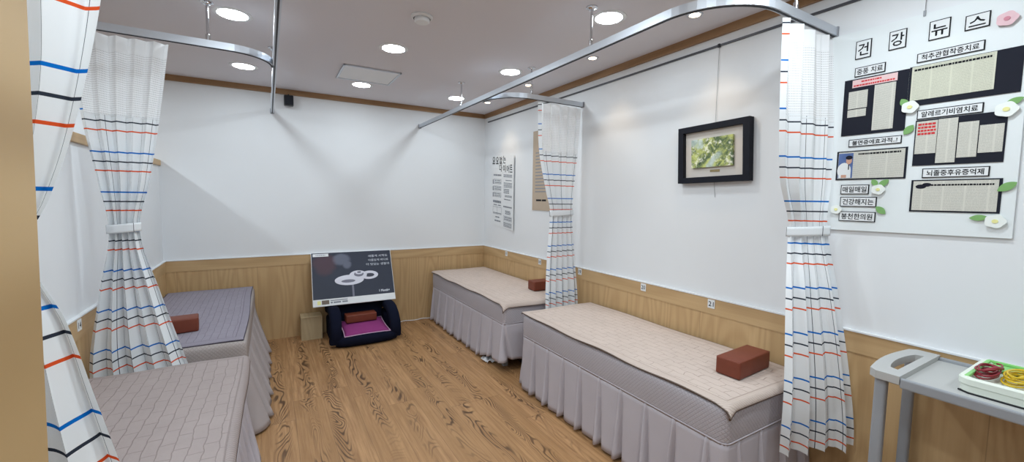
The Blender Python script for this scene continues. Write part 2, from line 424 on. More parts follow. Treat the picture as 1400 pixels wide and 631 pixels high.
def text_verts(s, body):
    c = bpy.data.curves.new('lettering', 'FONT'); c.body = body; c.resolution_u = 2
    o = bpy.data.objects.new('lettering', c); COL.objects.link(o)
    bpy.context.view_layer.update()
    me = bpy.data.meshes.new_from_object(o.evaluated_get(bpy.context.evaluated_depsgraph_get()))
    bpy.data.objects.remove(o); bpy.data.curves.remove(c)
    return me
def lettering(body, box, fr, d, mat, parent, name='lettering', bold=0.0):
    """letters fitted into box (a0, b0, a1, b1) of the frame fr(a, b, depth)"""
    me = text_verts(None, body)
    vs_ = [v.co.copy() for v in me.vertices]; fs = [tuple(p.vertices) for p in me.polygons]
    bpy.data.meshes.remove(me)
    x0 = min(v.x for v in vs_); x1 = max(v.x for v in vs_); y0 = min(v.y for v in vs_); y1 = max(v.y for v in vs_)
    a0, b0, a1, b1 = box
    m = MB()
    for k, (dx, dy) in enumerate(((0, 0), (bold, 0), (-bold, 0), (0, bold), (0, -bold)) if bold else ((0, 0),)):
        V = [m.bm.verts.new(fr(a0 + (v.x - x0) / (x1 - x0) * (a1 - a0) + dx, b0 + (v.y - y0) / max(1e-6, y1 - y0) * (b1 - b0) + dy, d + k * 0.00004)) for v in vs_]
        for f in fs:
            try: m.bm.faces.new([V[i] for i in f])
            except ValueError: pass
    return m.build(name, mat, parent, recalc=False)
def RW(off):          # frame on the right wall: a runs towards the camera (view right), b is height
    return lambda a, b, d=0.0: Vector((-off - d, -a, b))
def rect(a0, b0, a1, b1): return [(a0, b0), (a1, b0), (a1, b1), (a0, b1)]

# ------------------------------------------------------------------ the room
CH = 2.4; XR = 0.0; XL = -3.086; XFAR = -5.2; YF = -6.2; WT = 0.82
struct(MB().span((XFAR - .1, YF - .1, -0.1), (0.1, 0.1, 0)).build('floor', FLOOR))
struct(MB().span((XFAR - .1, YF - .1, CH), (0.1, 0.1, CH + 0.1)).build('ceiling', CEIL))
struct(MB().span((XFAR - .1, 0, 0), (0.1, 0.1, CH)).build('wall_back', WHITE))
struct(MB().span((0, YF - .1, 0), (0.1, 0, CH)).build('wall_right', WHITE))
struct(MB().span((XFAR - .1, YF, 0), (XFAR, 0, CH)).build('wall_far_left', WHITE))
struct(MB().span((XFAR, YF - .1, 0), (0, YF, CH)).build('wall_front', WHITE))
# low partition on the left, open above its wooden cap
struct(MB().span((XL - .09, -3.94, 0), (XL, 0, 1.635)).build('wall_left', WHITE))
struct(MB().span((XL - .105, -3.82, 1.635), (XL + .016, 0, 1.682), 0.004).build('trim_1', RAIL_SIDE))
# wall end with its wooden jamb beside the camera
struct(MB().span((XL - .09, -3.94, 0), (-2.62, -3.825, CH)).build('wall_entrance', WHITE))
def jf(a, b, d=0.0): return Vector((a, -3.8 - 0.15 + d, b))
jx = lambda z: -2.5505 + (z - 1.33) * 0.020
m = MB()
m.prism([(jx(0) - .03, 0), (jx(0), 0), (jx(CH), CH), (jx(CH) - .03, CH)], jf, 0.15)
m.prism([(jx(0) - .036, 0), (jx(0) - .030, 0), (jx(CH) - .030, CH), (jx(CH) - .036, CH)], jf, 0.09)
m.prism([(-2.70, 0), (jx(0) - .036, 0), (jx(CH) - .036, CH), (-2.70, CH)], jf, 0.147)
struct(m.build('trim_2', JAMB))
# wainscot, rail, cap ledge coloured white to look lit, and cornice on both walls
def wains(n, a, b, along_x, mat, rail):
    t = 0.012
    def sp(z0, z1, th, mt, nm):
        if along_x: o = MB().span((a, -th, z0), (b, 0, z1)).build(nm, mt)
        else: o = MB().span((-th, a, z0), (0, b, z1)).build(nm, mt)
        return struct(o)
    sp(0, WT - .1, t, mat, 'trim_%d' % n); sp(WT - .1, WT - .005, t + .004, rail, 'trim_%d' % (n + 1)); sp(WT - .005, WT + .002, t + .008, WHITE, 'trim_%d' % (n + 2))
wains(3, XL, -0.017, True, WAIN_BACK, RAIL_BACK)
wains(6, YF, 0, False, WAIN_SIDE, RAIL_SIDE)
struct(MB().span((XL, -3.825, 0), (XL + .012, -.017, WT - .1)).build('trim_9', WAIN_SIDE))
struct(MB().span((XL, -3.825, WT - .1), (XL + .016, -.017, WT - .005)).build('trim_10', RAIL_SIDE))
struct(MB().span((XL, -3.825, WT - .005), (XL + .020, -.021, WT + .002)).build('trim_11', WHITE))  # partition cap ledge, its lit top put in as white colour
struct(MB().span((XFAR, -.02, 2.352), (0, 0, CH)).build('trim_12', CORN_BACK))
struct(MB().span((-.02, YF, 2.352), (0, -.02, CH)).build('trim_13', CORN_SIDE))

# ------------------------------------------------------------------ treatment beds
def bed(x_wall, side, y0, y1, label, band, skirt, width=0.685, flare=0.05, pleat=0.168, bulge=0.02, seed=1, phase=0.0, flare_end=0.012, top=0.552, lift=0.0):
    """side = -1: bed lies left of x_wall (right wall); +1: right of x_wall. y0 far end, y1 near end"""
    rnd = random.Random(seed)
    root = thing('treatment_bed', (x_wall + side * width / 2, (y0 + y1) / 2, 0), label, 'bed', 'treatment beds along the walls')
    xw = x_wall; xf = x_wall + side * width; zb = 0.395
    # path round the three open sides: far end, front, near end
    R = 0.026; pts = []
    def arc(cx, cy, a0, a1, n=8): return [(cx + R * math.cos(a0 + (a1 - a0) * k / n), cy + R * math.sin(a0 + (a1 - a0) * k / n)) for k in range(n + 1)]
    s = side
    raw = [(xw, y0)]
    c1 = (xf - s * R, y0 - R); c2 = (xf - s * R, y1 + R)
    if s < 0: raw += arc(c1[0], c1[1], PI / 2, PI) + arc(c2[0], c2[1], PI, 1.5 * PI)
    else: raw += arc(c1[0], c1[1], PI / 2, 0) + arc(c2[0], c2[1], 0, -PI / 2)
    raw += [(xw, y1)]
    cum = [0]
    for p, q in zip(raw, raw[1:]): cum.append(cum[-1] + math.hypot(q[0] - p[0], q[1] - p[1]))
    T = cum[-1]
    def at(d):
        d = min(max(d, 0), T)
        for k in range(len(cum) - 1):
            if d <= cum[k + 1] or k == len(cum) - 2:
                t = (d - cum[k]) / max(1e-9, cum[k + 1] - cum[k]); p, q = raw[k], raw[k + 1]
                tx, ty = q[0] - p[0], q[1] - p[1]; L = math.hypot(tx, ty) or 1
                nx, ny = ty / L, -tx / L
                if s < 0: nx, ny = -nx, -ny
                # outward normal
                return p[0] + (q[0] - p[0]) * t, p[1] + (q[1] - p[1]) * t, nx, ny, tx / L, ty / L
    # check that the normal points outwards on the front
    mx = at(T / 2); sgn = 1 if mx[2] * s > 0 else -1
    # quilted mattress cover: side band and top
    def bandp(u, v):
        x, y, nx, ny, _, _ = at(u * T); nx *= sgn; ny *= sgn
        z = zb - .01 + (top - zb + .01) * v
        o = 0.004 * math.sin(PI * v) - (0.010 * max(0, (v - .86) / .14) ** 2)
        return Vector((x + nx * o, y + ny * o, z))
    b = MB(); b.grid(220, 8, bandp, lambda u, v: (u * T, v * (top - zb)))
    b.build('mattress_band', band, root, smooth=True, solid=0.004)
    xa, xb = sorted((xw, xf - s * 0.012))
    MB().span((xa, y1 + .012, zb), (xb, y0 - .012, top - .001), 0.014, 3).build('mattress', band, root, smooth='auto')
    # pleated skirt with folds that open towards the hem
    N = int(T / 0.005)
    ks = {}
    def jit(k):
        if k not in ks: ks[k] = (rnd.uniform(-.012, .012), rnd.uniform(.7, 1.25), rnd.uniform(-.02, .02))
        return ks[k]
    front0, front1 = (xf - xw) * s, (xf - xw) * s + abs(y1 - y0)
    def skp(u, v):
        d = u * T; t = 1 - v                                   # t: 0 at the band, 1 at the hem
        q = (d - phase) / pleat; k = math.floor(q); f = q - k; a, g, e = jit(k)
        onfront = min(1, max(0, (d - front0 + .1) / .15)) * min(1, max(0, (front1 + .1 - d) / .15))
        fl = (flare * onfront + flare_end * (1 - onfront)) * t ** 1.15
        rw = 0.05 + 0.13 * t * g * .8                            # the pressed fold widens towards the hem
        def sm(e0, e1, q_): q_ = min(1, max(0, (q_ - e0) / (e1 - e0))); return q_ * q_ * (3 - 2 * q_)
        ridge = sm(0, .03, f) * (1 - sm(rw, rw + .045, f))
        notch = math.exp(-((f - rw - .07) / (.03 + .05 * t)) ** 2) + .8 * math.exp(-(min(f, 1 - f) / .022) ** 2)
        o = fl + t * bulge * g * math.sin(PI * f) ** .7 + 0.030 * (t ** .6) * ridge - 0.030 * (t ** .7) * notch
        o += 0.004 * t * math.sin(d * 23 + seed)
        x, y, nx, ny, tx, ty = at(d); nx *= sgn; ny *= sgn
        sh = t * e
        zl = 0.014 + lift * min(1, max(0, (d - front1 + .42) / .30)) * (1 + .25 * math.sin(d * 19)); z = zl + (zb - zl) * v + (0.010 * g * notch * t)
        xx, yy = x + nx * o + tx * sh, y + ny * o + ty * sh
        if s < 0: xx = min(xx, xw - .001)
        else: xx = max(xx, xw + .001)
        return Vector((xx, yy, z))
    b = MB(); b.grid(N, 12, skp); b.build('pleated_skirt', skirt, root, smooth=True, solid=0.003)
    for lx in (.06, width - .10):
        for ly in (y0 - .12, y1 + .12):
            MB().span((xw + s * lx, ly - .02, 0), (xw + s * (lx + .04), ly + .02, zb), .003).build('leg', GCART, root)
    # seam cord between band and skirt
    MB().tube([Vector((at(k / 160 * T)[0] + at(k / 160 * T)[2] * sgn * .003, at(k / 160 * T)[1] + at(k / 160 * T)[3] * sgn * .003, zb)) for k in range(161)], 0.0035, 6).build('seam', skirt, root, smooth=True)
    return root

def quilt(x_wall, side, y0, y1, label, mat, top, width, over_f, over_far, over_near, seed=0, tip=0.0, gap=0.02):
    """a thin quilted pad lying on a bed, hanging a little over its open edges"""
    cx = x_wall + side * width; L = QL; Wd = QW
    def fold(s, e):
        if s <= e: return s, 0.0
        o = s - e; return e + 0.012 * min(1, o / .02) + 0.22 * max(0, o - .01), 0.97 * max(0, o - .004)
    ex = width; total_x = ex + over_f; ly = y0 - y1
    rnd = random.Random(seed); ph = [rnd.uniform(0, 6) for _ in range(6)]
    def fn(u, v):
        px, dx = fold(gap + u * (total_x - gap), ex + .004)
        sy = -over_far + v * (ly + over_far + over_near)
        if sy > ly: py, dy = fold(sy, ly)
        elif sy < 0: q, dy = fold(-sy, 0.0); py = -q
        else: py, dy = sy, 0.0
        edge = max(0, (u - .88) / .12)
        py += 0.008 * math.sin(ph[0] + 5 * u) * v; px += 0.006 * math.sin(ph[1] + 7 * v) * u
        drop = max(dx, dy) + 0.35 * min(dx, dy)
        corner = (max(0, (u - .93) / .07) * max(0, (v - .95) / .05))
        z = top + 0.008 - drop + 0.0022 * math.sin(9 * u + ph[2]) * math.sin(13 * v + ph[3]) - tip * corner
        z += 0.004 * math.sin(21 * v + ph[4]) * edge * (0.4 if drop == 0 else 1)
        px += tip * .4 * corner; py += tip * .5 * corner
        return Vector((x_wall + side * px, y0 - py, z))
    m = MB(); m.grid(60, 130, fn, lambda u, v: (u * Wd, v * L))
    o = m.build('quilted_bed_pad', mat, None, smooth=True, solid=0.009, at=(x_wall + side * width / 2, (y0 + y1) / 2, top + .008))
    return tag(o, label, 'bed pad', 'quilted pads on the beds')

BW = 0.70; TOP = 0.55
bed(-.02, -1, -2.035, -3.615, 'treatment bed with grey pleated skirt along the right wall, nearest the notice board', BAND_R, SKIRT_R, BW - .022, 0.012, 0.168, 0.016, 3, 0.640, top=TOP)
bed(-.02, -1, -.09, -1.755, 'treatment bed with grey skirt in the far right corner of the room', BAND_R, SKIRT_R, BW - .022, 0.012, 0.2, 0.022, 5, 0.70, top=TOP, lift=0.075)
bed(XL + .022, 1, -.12, -1.765, 'treatment bed under the lilac quilt in the far left corner', BAND_L, SKIRT_L, 0.635, 0.095, 0.30, 0.016, 8, 0.6, top=TOP, flare_end=.03)
bed(XL + .022, 1, -2.045, -3.54, 'treatment bed nearest the wooden door jamb, under the rosy taupe quilt', BAND_R, SKIRT_R, 0.635, 0.045, 0.19, 0.014, 11, 0.6, top=TOP)
quilt(-.02, -1, -2.03, -3.615, 'pale beige quilted pad on the bed nearest the notice board', Q_R, TOP, BW - .022, 0.012, 0.014, 0.030, 1, 0.016)
quilt(-.02, -1, -.09, -1.755, 'pale beige quilted pad on the bed in the far right corner', Q_R, TOP, BW - .022, 0.02, 0.012, 0.040, 2, 0.03)
quilt(XL + .022, 1, -.14, -1.735, 'lilac grey quilted pad on the bed in the far left corner', Q_P, TOP, 0.635, -0.005, 0.0, 0.012, 3, 0.0)
quilt(XL + .022, 1, -2.045, -3.53, 'rosy taupe quilted pad on the bed nearest the door jamb', Q_B, TOP, 0.635, 0.045, 0.02, 0.02, 4, 0.0)

def brick_pillow(c, rz, label, dims=(0.29, 0.118, 0.085)):
    t = thing('brick_pillow', c, label, 'pillow', 'brown brick pillows')
    def add(mb, nm, mt): return mb
    m = MB(); m.box((c[0], c[1], c[2] + dims[2] / 2), dims, 0.010, 3, rz); m.build('cushion_block', VINYL, t, smooth='auto')
    # seam piping round the top edge
    hx, hy = dims[0] / 2 - .004, dims[1] / 2 - .004; ca, sa = math.cos(rz), math.sin(rz)
    P = [(-hx, -hy), (hx, -hy), (hx, hy), (-hx, hy)]; path = []
    for k in range(4):
        p, q = P[k], P[(k + 1) % 4]
        for j in range(8): path.append((p[0] + (q[0] - p[0]) * j / 8, p[1] + (q[1] - p[1]) * j / 8))
    MB().tube([(c[0] + x * ca - y * sa, c[1] + x * sa + y * ca, c[2] + dims[2] - .004) for x, y in path], 0.003, 6, closed=True).build('piping', VINYL, t, smooth=True)
    return t
PZ = TOP + .0155
brick_pillow((-.285, -3.435, PZ), 0.06, 'brown vinyl brick pillow on the beige bed nearest the notice board')
brick_pillow((-.10, -1.455, PZ), -0.05, 'brown brick pillow on the far right bed, partly behind the striped curtain')
brick_pillow((-2.83, -1.43, PZ), 0.10, 'brown brick pillow on the lilac quilt in the far left corner')

# ------------------------------------------------------------------ curtain tracks
ZT = 2.166; PROF = [(-.012, 0), (.012, 0), (.012, .036), (-.012, .036)]
SLP = [(-.004, -.003), (.004, -.003), (.004, .001), (-.004, .001)]
def arcp(cx, cy, rx, ry, a0, a1, n=14): return [(cx + rx * math.cos(a0 + (a1 - a0) * k / n), cy + ry * math.sin(a0 + (a1 - a0) * k / n)) for k in range(n + 1)]
def line(p, q, n=6): return [(p[0] + (q[0] - p[0]) * k / n, p[1] + (q[1] - p[1]) * k / n) for k in range(n)]
def track(path, rods, caps, label):
    t = thing('curtain_track', (path[0][0], path[0][1], ZT), label, 'curtain track', 'ceiling curtain tracks')
    P = [(x, y, ZT) for x, y in path]
    MB().sweep(P, PROF).build('rail', CHROME, t)
    MB().sweep(P, SLP).build('slot', SLOT, t)
    for x, y in rods:
        r = MB().tube([(x, y, ZT + .03), (x, y, CH - .012)], 0.0065, 12).build('hanger_rod', STEEL, t, smooth='auto')
        MB().lathe((x, y, CH), [(0.0, -.016), (.014, -.016), (.018, -.010), (.030, -.006), (.031, 0.0)], 20).build('flange', STEEL, r, smooth='auto')
        MB().lathe((x, y, ZT + .036), [(0, 0), (.011, 0), (.011, .03), (.0065, .034), (0.0, .034)], 14).build('clamp', STEEL, r, smooth='auto')
    for x, y, dx, dy in caps:
        MB().box((x, y, ZT + .018), (dx, dy, .046), 0.003).build('end_cap', plain('end_cap_grey', (140, 142, 148), 0.4, 0.4), t)
    return t
rt = line((-.815, -.003), (-.80, -3.31), 12) + arcp(-.50, -3.31, .30, .30, PI, 1.5 * PI) + line((-.50, -3.61), (-.004, -3.61), 5)[1:] + [(-.004, -3.61)]
track(rt, [(-.805, -2.834), (-.81, -1.148), (-.36, -3.61)], [(-.815, -.006, .032, .012), (-.006, -3.61, .012, .032)], 'long aluminium curtain track along the right side, curving to the notice board wall')
tr = arcp(-.53, -1.52, .255, .30, PI, 1.5 * PI) + line((-.53, -1.82), (-.004, -1.82), 5)[1:] + [(-.004, -1.82)]
track(tr, [(-.518, -1.82)], [(-.006, -1.82, .012, .034)], 'short curved aluminium track above the far right bed')
track(line((-2.238, -.003), (-2.235, -3.31), 12) + [(-2.535 + .30 * math.cos(-PI / 2 * k / 14), -3.31 + .30 * math.sin(-PI / 2 * k / 14)) for k in range(15)] + [(-2.8, -3.61), (-3.083, -3.61)], [(-2.236, -1.223), (-2.236, -2.95)], [(-2.238, -.006, .032, .012)], 'straight aluminium curtain track running to the back wall on the left side')
tl = line((-3.083, -1.82), (-2.45, -1.82), 6) + arcp(-2.45, -1.62, .198, .20, 1.5 * PI, 2 * PI)
track(tl, [(-2.542, -1.815)], [], 'short curved aluminium track above the left hand beds')

# ------------------------------------------------------------------ curtains
def curtain(loc, label, keys, pleats, cloth_w, waist, amp_scale=1.0, seed=0, hem_z=None, out=1.0):
    """keys: (z, (ax, ay), (bx, by), depth) from the top down; pleated cloth hanging between plan points a and b"""
    t = thing('curtain', (loc[0], loc[1], keys[-1][0]), label, 'curtain', 'striped curtains tied back')
    rnd = random.Random(seed); ZTOP = keys[0][0]
    n = len(keys)
    def interp(z):
        for k in range(n - 1):
            z0, z1 = keys[k][0], keys[k + 1][0]
            if z >= z1 or k == n - 2:
                f = min(1, max(0, (z0 - z) / (z0 - z1)))
                def val(get):
                    p0, p1 = get(keys[k]), get(keys[k + 1]); pm = get(keys[max(k - 1, 0)]); pp = get(keys[min(k + 2, n - 1)])
                    zm = keys[max(k - 1, 0)][0]; zp = keys[min(k + 2, n - 1)][0]; h = z1 - z0
                    m0 = (p1 - pm) / (z1 - zm) * h if z1 != zm else p1 - p0
                    m1 = (pp - p0) / (zp - z0) * h
                    if (p1 - p0) * (p0 - pm) <= 0 and k > 0: m0 = 0
                    if (pp - p1) * (p1 - p0) <= 0: m1 = 0
                    return (2 * f ** 3 - 3 * f * f + 1) * p0 + (f ** 3 - 2 * f * f + f) * m0 + (-2 * f ** 3 + 3 * f * f) * p1 + (f ** 3 - f * f) * m1
                return [val(lambda q: q[1][0]), val(lambda q: q[1][1]), val(lambda q: q[2][0]), val(lambda q: q[2][1]), val(lambda q: q[3])]
    wv = [(rnd.uniform(-.4, .4), rnd.uniform(.6, 1.3)) for _ in range(pleats + 3)]
    def pleat_wave(u):
        q = u * pleats; k = int(q); f = q - k; a, g = wv[k]
        return math.sin(2 * PI * (f + 0.05 * a)) * g, math.sin(4 * PI * f) * 0.5
    hz = keys[-1][0]
    def fn(u, zf):
        z = zf
        ax, ay, bx, by, d = interp(z)
        dx, dy = bx - ax, by - ay; L = math.hypot(dx, dy) or 1e-6; tx, ty = dx / L, dy / L; nx, ny = ty * out, -tx * out
        w, w2 = pleat_wave(u)
        low = min(1, max(0, (waist - z) / max(.01, waist - hz)))
        uu_ = u + 0.35 / pleats * w2 * (0.25 + .3 * low)
        o = d * w * amp_scale
        return Vector((ax + dx * uu_ + nx * o, ay + dy * uu_ + ny * o, z - 0.012 * low * low * max(0, w)))
    NU = pleats * 30
    zm = ZTOP - MESH_H
    m = MB(); nv = 70
    m.grid(NU, nv, lambda u, v: fn(u, hz + (zm - hz) * v), lambda u, v: (u * cloth_w, ZTOP - (hz + (zm - hz) * v)))
    m.build('striped_cloth', CURT, t, smooth=True, recalc=False)
    m = MB(); m.grid(NU, 16, lambda u, v: fn(u, zm - .012 + (ZTOP - zm + .012) * v), lambda u, v: (u * cloth_w, ZTOP - (zm - .012 + (ZTOP - zm + .012) * v)))
    m.build('mesh_panel', NET, t, smooth=True, recalc=False)
    # runners in the rail slot
    # tie-back: a folded strip of the same cloth round the waist
    ax, ay, bx, by, d = interp(waist)
    dx, dy = bx - ax, by - ay; L = math.hypot(dx, dy); tx, ty = dx / L, dy / L; nx, ny = ty, -tx
    cx, cy = (ax + bx) / 2, (ay + by) / 2; ra, rb = L / 2 + .006, d * 1.2 * amp_scale + .010
    def tie(u, v):
        a = 2 * PI * u; c, s_ = math.cos(a), math.sin(a)
        z = waist - .022 + .044 * v + 0.006 * c
        k = 1 + 0.03 * math.sin(7 * a)
        return Vector((cx + tx * ra * c * k + nx * rb * s_ * k, cy + ty * ra * c * k + ny * rb * s_ * k, z))
    m = MB(); m.grid(40, 4, tie, lambda u, v: (u * .5, .665 + .06 * v)); m.build('tieback', CURT, t, smooth=True, solid=0.003, recalc=False)
    return t
curtain((-.2, -3.61), 'white striped curtain tied back beside the notice board', [
    (2.150, (-.455, -3.61), (-.015, -3.61), .016), (1.775, (-.425, -3.605), (-.035, -3.645), .012), (1.50, (-.34, -3.58), (-.055, -3.66), .012),
    (1.27, (-.195, -3.558), (-.105, -3.680), .012), (1.0, (-.30, -3.615), (-.10, -3.735), .020), (0.6, (-.388, -3.675), (-.07, -3.795), .022), (0.31, (-.400, -3.68), (-.055, -3.82), .024)],
    4, 1.15, 1.265, seed=3)
curtain((-.2, -1.82), 'white striped curtain tied back at the far right bed', [
    (2.150, (-.455, -1.82), (-.02, -1.82), .018), (1.775, (-.436, -1.82), (-.047, -1.82), .018), (1.45, (-.36, -1.82), (-.08, -1.82), .02), (1.29, (-.318, -1.82), (-.088, -1.82), .02),
    (0.9, (-.345, -1.825), (-.055, -1.825), .028), (0.52, (-.362, -1.845), (-.026, -1.845), .024), (0.28, (-.362, -1.86), (-.026, -1.86), .026)],
    5, 1.25, 1.285, seed=5)
curtain((-2.9, -1.82), 'white striped curtain tied back at the left partition, farther from the camera', [
    (2.150, (-3.06, -1.82), (-2.706, -1.82), .018), (1.775, (-3.045, -1.82), (-2.757, -1.82), .018), (1.45, (-3.0, -1.82), (-2.81, -1.82), .02), (1.225, (-2.972, -1.82), (-2.857, -1.82), .02),
    (0.9, (-3.02, -1.83), (-2.79, -1.83), .03), (0.53, (-3.06, -1.87), (-2.69, -1.87), .028), (0.28, (-3.06, -1.88), (-2.63, -1.88), .030)],
    5, 1.35, 1.225, seed=9)
curtain((-2.7, -3.61), 'white striped curtain right beside the wooden jamb, cropped by the frame', [
    (2.150, (-3.02, -3.63), (-2.46, -3.61), .016), (1.71, (-2.86, -3.63), (-2.522, -3.61), .014), (1.586, (-2.80, -3.63), (-2.545, -3.61), .012), (1.47, (-2.77, -3.63), (-2.572, -3.61), .012), (1.376, (-2.75, -3.63), (-2.602, -3.61), .010),
    (1.31, (-2.74, -3.63), (-2.628, -3.61), .009), (1.18, (-2.76, -3.63), (-2.588, -3.61), .014), (1.05, (-2.79, -3.64), (-2.561, -3.61), .02), (0.9, (-2.82, -3.645), (-2.53, -3.61), .024), (0.6, (-2.87, -3.65), (-2.47, -3.61), .026), (0.30, (-2.9, -3.65), (-2.42, -3.61), .026)],
    4, 1.1, 1.31, seed=12)

# ------------------------------------------------------------------ ceiling lamps, hatch, detector
def downlight(x, y, label):
    t = thing('ceiling_downlight', (x, y, CH), label, 'ceiling light', 'round ceiling downlights')
    MB().lathe((x, y, CH), [(.072, -.004), (.088, -.006), (.096, -.003), (.097, 0.0)], 32).build('trim_ring', WPLAST, t, smooth='auto')
    MB().lathe((x, y, CH - .004), [(0, -.001), (.073, -.001)], 32).build('lens', LENS, t)
    return t
for x, y, l in ((-2.435, -1.708, 'large ceiling downlight at top left, beside the hanger rod of the left track'),
                (-2.43, -.637, 'round ceiling downlight near the back wall at left, seen under the curved left track'),
                (-1.532, -1.662, 'round ceiling downlight in the middle of the room, nearer than the access hatch'),
                (-1.54, -.585, 'round ceiling downlight shining at the far edge of the access hatch'),
                (-.605, -1.646, 'round ceiling downlight left of the long right track, midway along it'),
                (-.625, -.596, 'round ceiling downlight farthest right near the back corner, behind a hanger rod'),
                (-.642, -2.788, 'brightest large ceiling downlight at top right, beside the long right track')):
    downlight(x, y, l)
def spot(x, y, label):
    t = thing('ceiling_spotlight', (x, y, CH), label, 'spotlight', 'small warm wall spotlights')
    MB().lathe((x, y, CH), [(.027, -.003), (.034, -.006), (.041, -.004), (.042, 0.0)], 24).build('trim_ring', CHROME, t, smooth='auto')
    MB().lathe((x, y, CH - .002), [(0, -.002), (.027, -.002)], 20).build('bulb', SLENS, t)
    l = bpy.data.lights.new('spot_beam', 'SPOT'); l.energy = SPOT_W; l.color = WARM; l.spot_size = math.radians(76); l.spot_blend = 0.9; l.shadow_soft_size = 0.03
    o = bpy.data.objects.new('spot_beam', l); COL.objects.link(o); o.parent = t; o.location = (0, 0, -.02)
    o.rotation_euler = (0, math.radians(-14), 0)
for y, l in ((-3.062, 'small warm spotlight nearest the camera, close to the right wall cornice'), (-2.243, 'small warm spotlight above the number 20 bed, second from the camera'),
             (-1.402, 'small warm spotlight behind the hanger rod of the short far track'), (-.607, 'small warm spotlight nearest the back right corner')):
    spot(-.278, y, l)
t = thing('access_hatch', (-1.55, -.93, CH), 'white square access hatch set in the ceiling', 'ceiling hatch')
MB().span((-1.762, -1.125, CH - .006), (-1.34, -.735, CH)).build('panel', WPLAST, t)
for a, b in (((-1.772, -1.137), (-1.33, -1.122)), ((-1.772, -.738), (-1.33, -.723)), ((-1.772, -1.137), (-1.757, -.723)), ((-1.345, -1.137), (-1.33, -.723))):
    MB().span((a[0], a[1], CH - .012), (b[0], b[1], CH - .0005), .002).build('frame_strip', CHROME, t)
t = thing('smoke_detector', (-1.528, -2.251, CH), 'white round smoke detector on the ceiling at top centre', 'smoke detector')
MB().lathe((-1.528, -2.251, CH), [(.058, 0), (.060, -.008), (.05, -.014), (.048, -.016)], 32).build('base', WPLAST, t, smooth='auto')
MB().lathe((-1.528, -2.251, CH), [(.042, -.014), (.042, -.030), (.036, -.036), (0, -.038)], 32).build('sensor_cap', WPLAST, t, smooth='auto')

# ------------------------------------------------------------------ right wall: picture rail, picture, posters, notice board
t = thing('picture_rail', (-.004, -2.1, 2.30), 'thin dark picture hanging rail along the top of the right wall', 'picture rail')
MB().span((-.010, -4.9, 2.294), (-.0005, -.092, 2.305)).build('rail', plain('dark_grey_rail', (78, 80, 86), 0.4, 0.5, 0.3), t)

t = thing('framed_picture', (-.02, -3.05, 1.68), 'deep black frame with a green garden picture, hung on a wire', 'picture frame')
F = RW(.004)
FR_ = [(2.805, 1.507), (3.285, 1.515), (3.252, 1.862), (2.807, 1.846)]
FR_ = [(2.822, 1.505), (3.272, 1.512), (3.258, 1.858), (2.808, 1.848)]
def lerp2(p, q, f): return (p[0] + (q[0] - p[0]) * f, p[1] + (q[1] - p[1]) * f)
cxf, cyf = 3.04, 1.681
inner = [lerp2(p, (cxf, cyf), 0.155) for p in FR_]
inner = [(p[0] + (0.036 if p[0] < cxf else -0.036) - (p[0] - FR_[k][0]) , p[1]) for k, p in enumerate(inner)]
inner = [(FR_[k][0] + (0.036 if k in (0, 3) else -0.036), FR_[k][1] + (0.034 if k < 2 else -0.034)) for k in range(4)]
for k, nm in enumerate(('bottom', 'right', 'top', 'left')):
    j = (k + 1) % 4
    MB().prism([FR_[k], FR_[j], inner[j], inner[k]], F, 0.042).build('frame_rail', FRAMEB, t)
MB().prism(inner, F, 0.012).build('mount', MAT, t)
cv = [(2.905, 1.597), (3.168, 1.602), (3.160, 1.775), (2.896, 1.768)]
MB().prism(cv, RW(.016), 0.016).build('canvas', painting(), t)
MB().prism(rect(3.022, 1.570, 3.082, 1.584), RW(.016), 0.003).build('name_plate', BRASS, t)
w = MB().tube([(-.006, -3.034, 2.30), (-.008, -3.034, 1.853)], 0.0012, 6).build('hanging_wire', plain('steel_wire', (150, 150, 150), 0.4, 0.5, 0.5), t)
MB().box((-.009, -3.034, 2.298), (.012, .014, .02), .002).build('hook', BLACK, w)
MB().tube([(-.007, -3.045, 1.51), (-.005, -3.05, 1.45), (-.004, -3.053, 1.42)], 0.0012, 6).build('wire_end', bpy.data.materials['steel_wire'], w)

# diet poster
t = thing('paper_poster', (-.003, -.45, 1.08), 'white paper poster with large black title, on the right wall near the back corner', 'poster')
def PF(off):
    return lambda a, b, d=0.0: Vector((-off - d - 0.014 * max(0, (a - .45) / .28) ** 2, -a, b - 0.07 * (a - .19)))
m = MB(); m.grid(12, 4, lambda u, v: PF(.003)(.192 + u * .535, 1.085 + v * .81)); m.build('sheet', PAPER, t, smooth=False, solid=.0015)
def curved_letters(body, box, off, mat, bold=0.0, nm='title_lettering'):
    return lettering(body, box, PF(off), 0.0, mat, t, nm, bold)
for ch, a, b in (('요', .215, 1.80), ('요', .300, 1.80), ('없', .383, 1.80), ('는', .468, 1.81)):
    curved_letters(ch, (a, b, a + .065, b + .082), .0062, INK, .0007)
for ch, a, b in (('다', .385, 1.715), ('이', .470, 1.712), ('어', .555, 1.708), ('트', .635, 1.712)):
    curved_letters(ch, (a, b, a + .06, b + .082), .0062, INK, .0007)
m = MB()
def bars(a0, b0, a1, b1, rows, fill=.5):
    h = (b1 - b0) / rows
    for k in range(rows):
        a = a0
        while a < a1 - .004:
            w_ = min(random.uniform(.012, .035), a1 - a)
            m.prism(rect(a, b1 - h * (k + .5) - h * fill / 2, a + w_, b1 - h * (k + .5) + h * fill / 2), PF(.0055), .0003); a += w_ + .006
def outline(a0, b0, a1, b1, w_=.004):
    for r_ in (rect(a0, b0, a1, b0 + w_), rect(a0, b1 - w_, a1, b1), rect(a0, b0, a0 + w_, b1), rect(a1 - w_, b0, a1, b1)): m.prism(r_, PF(.0055), .0003)
bars(.245, 1.665, .43, 1.685, 1, .9)
